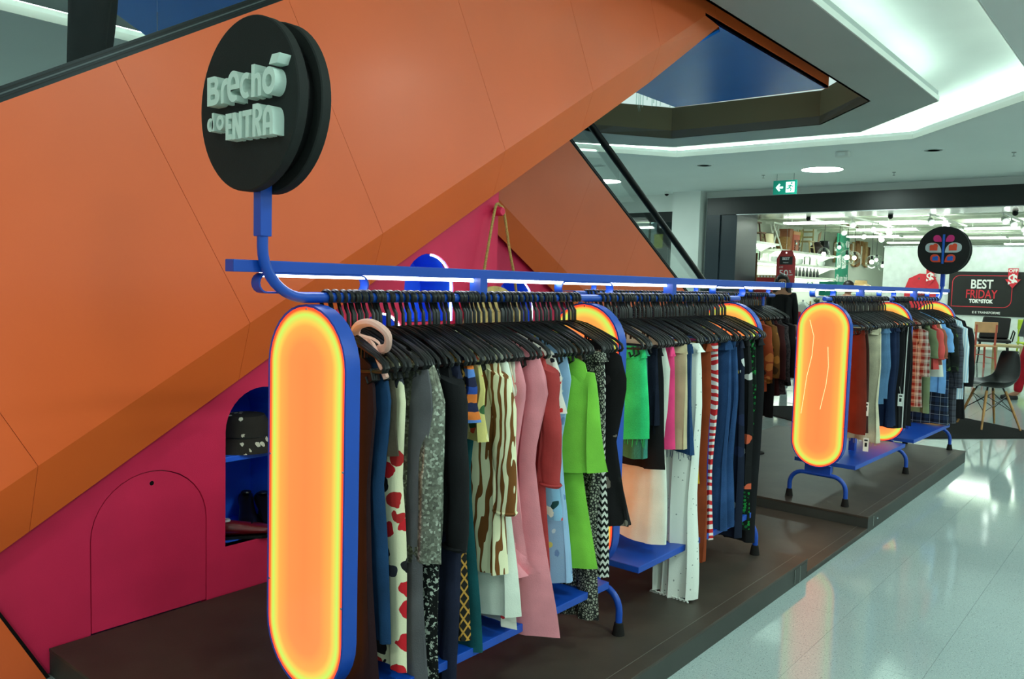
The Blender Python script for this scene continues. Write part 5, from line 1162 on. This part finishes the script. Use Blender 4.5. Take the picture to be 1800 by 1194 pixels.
# chairs and tables on show
def simple_chair(lab, loc, rz, mseat, mleg, h=.46, bh=.86, w=.42):
    t = thing('dining_chair', lab, 'chair', loc, rz)
    MB().box(-w/2, w/2, -w/2, w/2, h-.03, h).build('seat', mseat, t, bevel=.008); MB().box(-w/2, w/2, w/2-.05, w/2-.02, bh-.20, bh).build('backrest', mseat, t, bevel=.01)
    for a in (-1, 1):
        MB().tube([(a*w*.46, -w*.46, 0), (a*w*.42, -w*.42, h-.02)], .018, 7).build('leg', mleg, t); MB().tube([(a*w*.48, w*.52, 0), (a*w*.42, w*.42, h), (a*w*.44, w*.45, bh-.05)], .018, 7).build('leg', mleg, t); MB().tube([(a*w*.45, -w*.45, .22), (a*w*.45, w*.48, .22)], .01, 6).build('stretcher', mleg, t)
    MB().tube([(-w*.44, -w*.44, .26), (w*.44, -w*.44, .26)], .01, 6).build('stretcher', mleg, t)
    return t
simple_chair('peach wooden chair with a curved backrest on show in the shop', (-2.98, 17.6, 0), -2.5, plain('peach_paint', (240, 176, 124), .5), plain('coral_leg', (214, 96, 76), .5), .46, .90)
t = thing('armchair', 'black padded armchair on a raised stand in the shop', 'chair', (-3.03, 19.3, .0), .2)
MB().box(-.30, .30, -.28, .28, .44, .50).build('seat', m_bkl, t, bevel=.02); MB().prism([(-.27, .50), (.27, .50), (.30, .94), (-.20, .96)], lambda x, z, q: (x, q, z), .2, .28).build('backrest', m_bkl, t, bevel=.03)
for a in (-1, 1):
    MB().tube([(a*.31, -.25, .47), (a*.35, -.25, .66), (a*.35, .2, .68), (a*.31, .24, .5)], .014, 6).build('armrest', m_black, t)
    for b in (-1, 1): MB().tube([(a*.28, b*.26, 0), (a*.24, b*.22, .45)], .016, 6).build('leg', m_black, t)
t = thing('side_table', 'square pale wooden table in the shop behind the black chair', 'table', (-2.57, 18.0, 0), .1); MB().box(-.25, .25, -.25, .25, .43, .47).build('top', m_paleoak, t, bevel=.003)
for a in (-1, 1):
    for b in (-1, 1): MB().box(a*.22-.03, a*.22+.03, b*.22-.03, b*.22+.03, 0, .43).build('leg', m_paleoak, t)
simple_chair('lime green chair cut by the right edge of the photo', (-2.40, 19.5, .0), .4, plain('lime_paint', (200, 226, 60), .5), plain('lime_paint', (200, 226, 60)), .46, .92)
lathe_thing('floor_lamp_base', 'low black round lamp base on the shop floor', 'lamp', (-3.25, 17.2, 0), [(.2, 0), (.2, .015), (.03, .03), (.015, .35), (.012, .4)], m_black)
t = thing('display_plinth', 'low pale plinth under the chairs in the shop', 'plinth', (-3.6, 19.8, 0)); MB().box(-.9, 1.6, -.5, .9, 0, .24).build('body', m_shelf, t); MB().box(-.92, 1.62, -.52, .92, .24, .26).build('top', m_shelf, t)
t = thing('red_rug', 'red and white striped rug on the shop floor behind the farther rack', 'rug', (-5.6, 17.4, 0)); MB().box(-.9, .9, -.5, .5, .0, .012).build('pile', fab('rug_stripe', f_stripes((200, 60, 70), (220, 220, 210), 3, 1)), t); MB().box(-.93, -.9, -.5, .5, 0, .01).build('fringe', m_bwh, t)
# ------------------------------------------------------------------ mat and shell chair on the walkway
t = thing('floor_mat', 'black mat on the walkway floor under the black shell chair', 'mat', (-2.46, 9.49, 0))
mp = [(-.89, 9.75), (-2.55, 10.87), (-4.03, 9.24), (-2.37, 8.12)]
MB().prism([(x+2.46, y-9.49) for x, y in mp], lambda x, y, q: (x, y, q), .0, .010).build('pile', plain('mat_black', (18, 19, 20), .9, 0, .1, 0, .1, 30, .3, 300), t)
shape('border', [[[((x+2.46)*1.012, (y-9.49)*1.012) for x, y in mp], [(x+2.46, y-9.49) for x, y in mp]]], .008, up, m_rubber, t)
t = thing('shell_chair', 'black plastic shell chair with wooden dowel legs on the mat', 'chair', (-1.56, 9.93, .010), radians(-50))
prof = [(-.235, .425, .19, 0), (-.20, .448, .215, .012), (-.10, .432, .23, .03), (.02, .418, .232, .045), (.11, .425, .23, .06), (.175, .47, .228, .05), (.21, .55, .222, .02), (.235, .66, .205, 0), (.255, .76, .18, 0), (.265, .815, .13, 0)]
vs = []; fs = []; nu = 14
for i, (y, z, w, lift) in enumerate(prof):
    for j in range(nu+1):
        u = -1+2*j/nu; bk = max(0, (i-4)/5)
        vs.append((w*u, y-.085*bk*u*u, z+lift*1.6*u**4+(.03*u*u if i < 3 else 0)))
for i in range(len(prof)-1):
    for j in range(nu): fs.append((i*(nu+1)+j, i*(nu+1)+j+1, (i+2-1)*(nu+1)+j+1, (i+1)*(nu+1)+j))
sh = MB().add(vs, fs).build('seat_shell', plain('shell_plastic', (24, 25, 26), .42), t, smooth=True); sm_ = sh.modifiers.new('solid', 'SOLIDIFY'); sm_.thickness = .009; ss_ = sh.modifiers.new('sub', 'SUBSURF'); ss_.levels = 1; ss_.render_levels = 1
LG = []
for a in (-1, 1):
    for b, yb in ((-1, -.21), (1, .20)):
        top = Vector((a*.11, b*.10+.0, .395)); bot_ = Vector((a*.23, yb+.01, .0)); LG.append((top, bot_))
        MB().tube([top, (top+bot_)/2, bot_], .012, 9, rad=[.014, .0135, .0095]).build('leg', m_wood, t, smooth=True); MB().tube([top+Vector((0, 0, -.02)), top+Vector((-a*.02, -b*.02, .035))], .009, 7).build('mount', m_black, t)
for i, j in ((0, 2), (1, 3), (0, 1), (2, 3)):
    a_, b_ = LG[i], LG[j]
    for f1, f2 in ((.12, .55), (.55, .12)): MB().tube([a_[0].lerp(a_[1], f1), b_[0].lerp(b_[1], f2)], .004, 5).build('wire_brace', m_black, t)
# ================================================================== PEOPLE
m_skin = plain('skin', (176, 124, 98), .55, 0, .3, 0, .04, 12); m_hair = plain('dark_hair', (30, 20, 16), .5)
def skin_obj(name, verts, edges, mat, parent, sub=2, root=0):
    me = bpy.data.meshes.new(name); me.from_pydata([v[:3] for v in verts], edges, [])
    o = bpy.data.objects.new(name, me); COL.objects.link(o)
    o.modifiers.new('skin', 'SKIN')
    sv = me.skin_vertices[0].data
    for i, v in enumerate(verts):
        r = v[3]; sv[i].radius = (r, r*(v[4] if len(v) > 4 else 1)); sv[i].use_root = (i == root)
    m = o.modifiers.new('sub', 'SUBSURF'); m.levels = sub; m.render_levels = sub
    me2 = bpy.data.meshes.new_from_object(o.evaluated_get(bpy.context.evaluated_depsgraph_get()))
    bpy.data.objects.remove(o); bpy.data.meshes.remove(me)
    me2.name = name; me2.materials.clear(); me2.materials.append(mat); me2.polygons.foreach_set('use_smooth', [True]*len(me2.polygons))
    o = bpy.data.objects.new(name, me2); COL.objects.link(o); o.parent = parent; return o
def person(label, loc, rz, h, m_top, m_leg, m_shoe, hair='long', mask=False, coat=.55, lean=0, step=.0, wide=.018):
    t = thing('person', label, 'person', loc, rz); k = h/1.66
    S = lambda *a: (a[0]*k, (a[1]-lean*max(0, a[2]-.9))*k, a[2]*k, a[3]*k)+tuple(a[4:])
    V = [S(0, 0, .92, .125, .8), S(0, .0, 1.08, .105, .8), S(0, 0, 1.25, .13, .75), S(0, .0, 1.37, .10, .75), S(0, 0, 1.44, .05), S(0, -.005, 1.50, .06), S(0, -.01, 1.565, .086, 1.1), S(0, -.0, 1.62, .06, 1.1)]
    E = [(i, i+1) for i in range(7)]
    for s in (-1, 1):
        b = len(V)
        V += [S(s*.095, 0, .86, .085), S(s*.10, -.01+step*s, .48, .055), S(s*.10, .02+step*s*1.6, .09, .036), S(s*.11, -.10+step*s*1.6, .035, .03)]; E += [(0, b), (b, b+1), (b+1, b+2), (b+2, b+3)]
        b = len(V)
        V += [S(s*.165, .0, 1.36, .055), S(s*.205, .02, 1.12, .040), S(s*.215, -.03, .90, .028), S(s*.215, -.05, .83, .030)]; E += [(3, b), (b, b+1), (b+1, b+2), (b+2, b+3)]
        for q, (dx, dy, ln) in enumerate(((.0, -.028, .055), (.004, -.012, .085), (.004, .004, .09), (.002, .018, .08), (-.0, .030, .065))):
            c = len(V); V += [S(s*(.215+dx), -.05+dy, .79-ln*.3, .0085), S(s*(.21+dx), -.055+dy*1.1, .79-ln, .007)]; E += [(b+3, c), (c, c+1)]
    skin_obj('body', V, E, m_skin, t)
    def part(nm, ids, grow_, mat, extra=None):
        mp_ = {i: n for n, i in enumerate(ids)}; vv = [(V[i][0], V[i][1], V[i][2], V[i][3]+grow_, *(V[i][4:])) for i in ids]; ee = [(mp_[a], mp_[b]) for a, b in E if a in mp_ and b in mp_]
        return skin_obj(nm, vv, ee, mat, t)
    L0 = 8; A0 = 12; R0 = L0+4+4+10
    part('top', [0, 1, 2, 3]+[A0, A0+1, A0+2]+[R0+4, R0+5, R0+6], .016*k, m_top)
    part('trousers', [0, L0, L0+1, L0+2, R0, R0+1, R0+2], wide*k, m_leg)
    for b in (L0, R0):
        x, y = V[b+3][0], V[b+3][1]
        s_ = MB().add([], []); s_.lathe([(.045, 0), (.05, .012), (.048, .05), (.02, .07)], 14); s_.v = [(x+v[0]*.9, y+.03+v[1]*2.2, v[2]) for v in s_.v]; s_.build('shoe', m_shoe, t, smooth=True)
    hz = 1.56*k; hy = (-.01-lean*.66)*k
    hd = MB(); hd.ball((0, hy+.018*k, hz+.018*k), .105*k, 18, 12, (.92, 1.05, 1.12))
    # cut the face free
    hd.v = [(x, max(y, hy-.045*k) if z < hz+.055*k else y, z) for x, y, z in hd.v]
    if hair == 'long':
        for s in (-1, 1): hd.tube([(s*.075*k, hy, hz+.04*k), (s*.092*k, hy-.01*k, hz-.08*k), (s*.10*k, hy+.0, hz-.22*k), (s*.09*k, hy-.03*k, hz-.34*k)], .04*k, 8, rad=[.03*k, .04*k, .045*k, .02*k])
        hd.tube([(0, hy+.07*k, hz), (0, hy+.085*k, hz-.15*k), (0, hy+.08*k, hz-.32*k)], .09*k, 10, rad=[.09*k, .10*k, .05*k], sy=.6)
    hd.build('hair', m_hair, t, smooth=True)
    f = hy-.098*k
    for s in (-1, 1): MB().ball((s*.033*k, f+.012*k, hz+.008*k), .012*k, 8, 6, (1.2, .6, .7)).build('eye', m_black, t, smooth=True); MB().ball((s*.092*k, hy, hz-.01*k), .02*k, 8, 6, (.5, .8, 1.3)).build('ear', m_skin, t, smooth=True)
    MB().tube([(0, f+.008*k, hz+.01*k), (0, f-.012*k, hz-.028*k)], .01*k, 6, rad=[.006*k, .014*k]).build('nose', m_skin, t, smooth=True)
    if mask: MB().ball((0, f+.018*k, hz-.045*k), .062*k, 14, 10, (1.05, .62, .8)).build('face_mask', plain('mask_fabric', (216, 232, 238), .8), t, smooth=True)
    else: MB().ball((0, f+.012*k, hz-.06*k), .02*k, 8, 6, (1.1, .5, .35)).build('mouth', plain('lips', (150, 80, 74), .5), t, smooth=True)
    if coat:
        cloth(MB(), [(1.40*k, .17*k, .17*k), (1.15*k, .16*k, .16*k), (.95*k, .18*k, .18*k), (coat*k, .21*k, .21*k)], .12*k, random.Random(5), .05, .008, 18).build('coat_body', m_top, t, smooth=True)
    return t
F_dk = fabric('person_black', (20, 19, 20)); F_dktr = fabric('person_trousers', (26, 26, 32)); F_tan = fabric('tan_top', (170, 122, 84)); F_rtr = fabric('red_trousers', (176, 24, 40)); F_gtop = fabric('grey_top', (120, 124, 128))
m_snk = plain('sneaker', (34, 32, 34), .6)
person('woman with long dark hair, pale face mask and black coat behind the racks', (-4.68, 12.0, 0), .37, 1.61, F_dk, F_dktr, m_snk, 'long', True, .62)
person('person in a tan top with short dark hair inside the shop entrance', (-4.55, 14.5, 0), 2.6, 1.56, F_tan, F_dktr, m_snk, 'short', False, .8, .12)
person('person in red trousers and dark sneakers at the right edge', (-1.50, 12.85, 0), -1.2, 1.68, F_gtop, F_rtr, m_snk, 'short', False, .85, 0, .12)
person('person in black trousers standing on the near escalator, seen through glass', (-3.60, 1.56, 2.05), radians(150), 1.72, F_dk, F_dktr, m_snk, 'short', False, .70, 0, 0, .03)
# clothes stand inside the shop entrance
t = thing('clothes_stand', 'stand holding a red bag and a white jacket beside the masked woman', 'stand', (-4.72, 13.0, 0))
MB().tube([(0, 0, .02), (0, 0, 1.25)], .015, 8).build('pole', m_chrome, t); MB().lathe([(.2, 0), (.2, .02), (.03, .03)], 20).build('base', m_chrome, t)
cloth(MB(), [(1.22, .09, .09), (1.0, .15, .16), (.62, .16, .17)], .05, random.Random(3), .05, .01).build('jacket', F_white, t, smooth=True)
cloth(MB(), [(1.06, .10, .10), (.66, .12, .12)], .03, random.Random(4), 0, .006).build('bag', fabric('bag_red', (190, 36, 50)), t, smooth=True, loc=(-.09, -.10, 0))
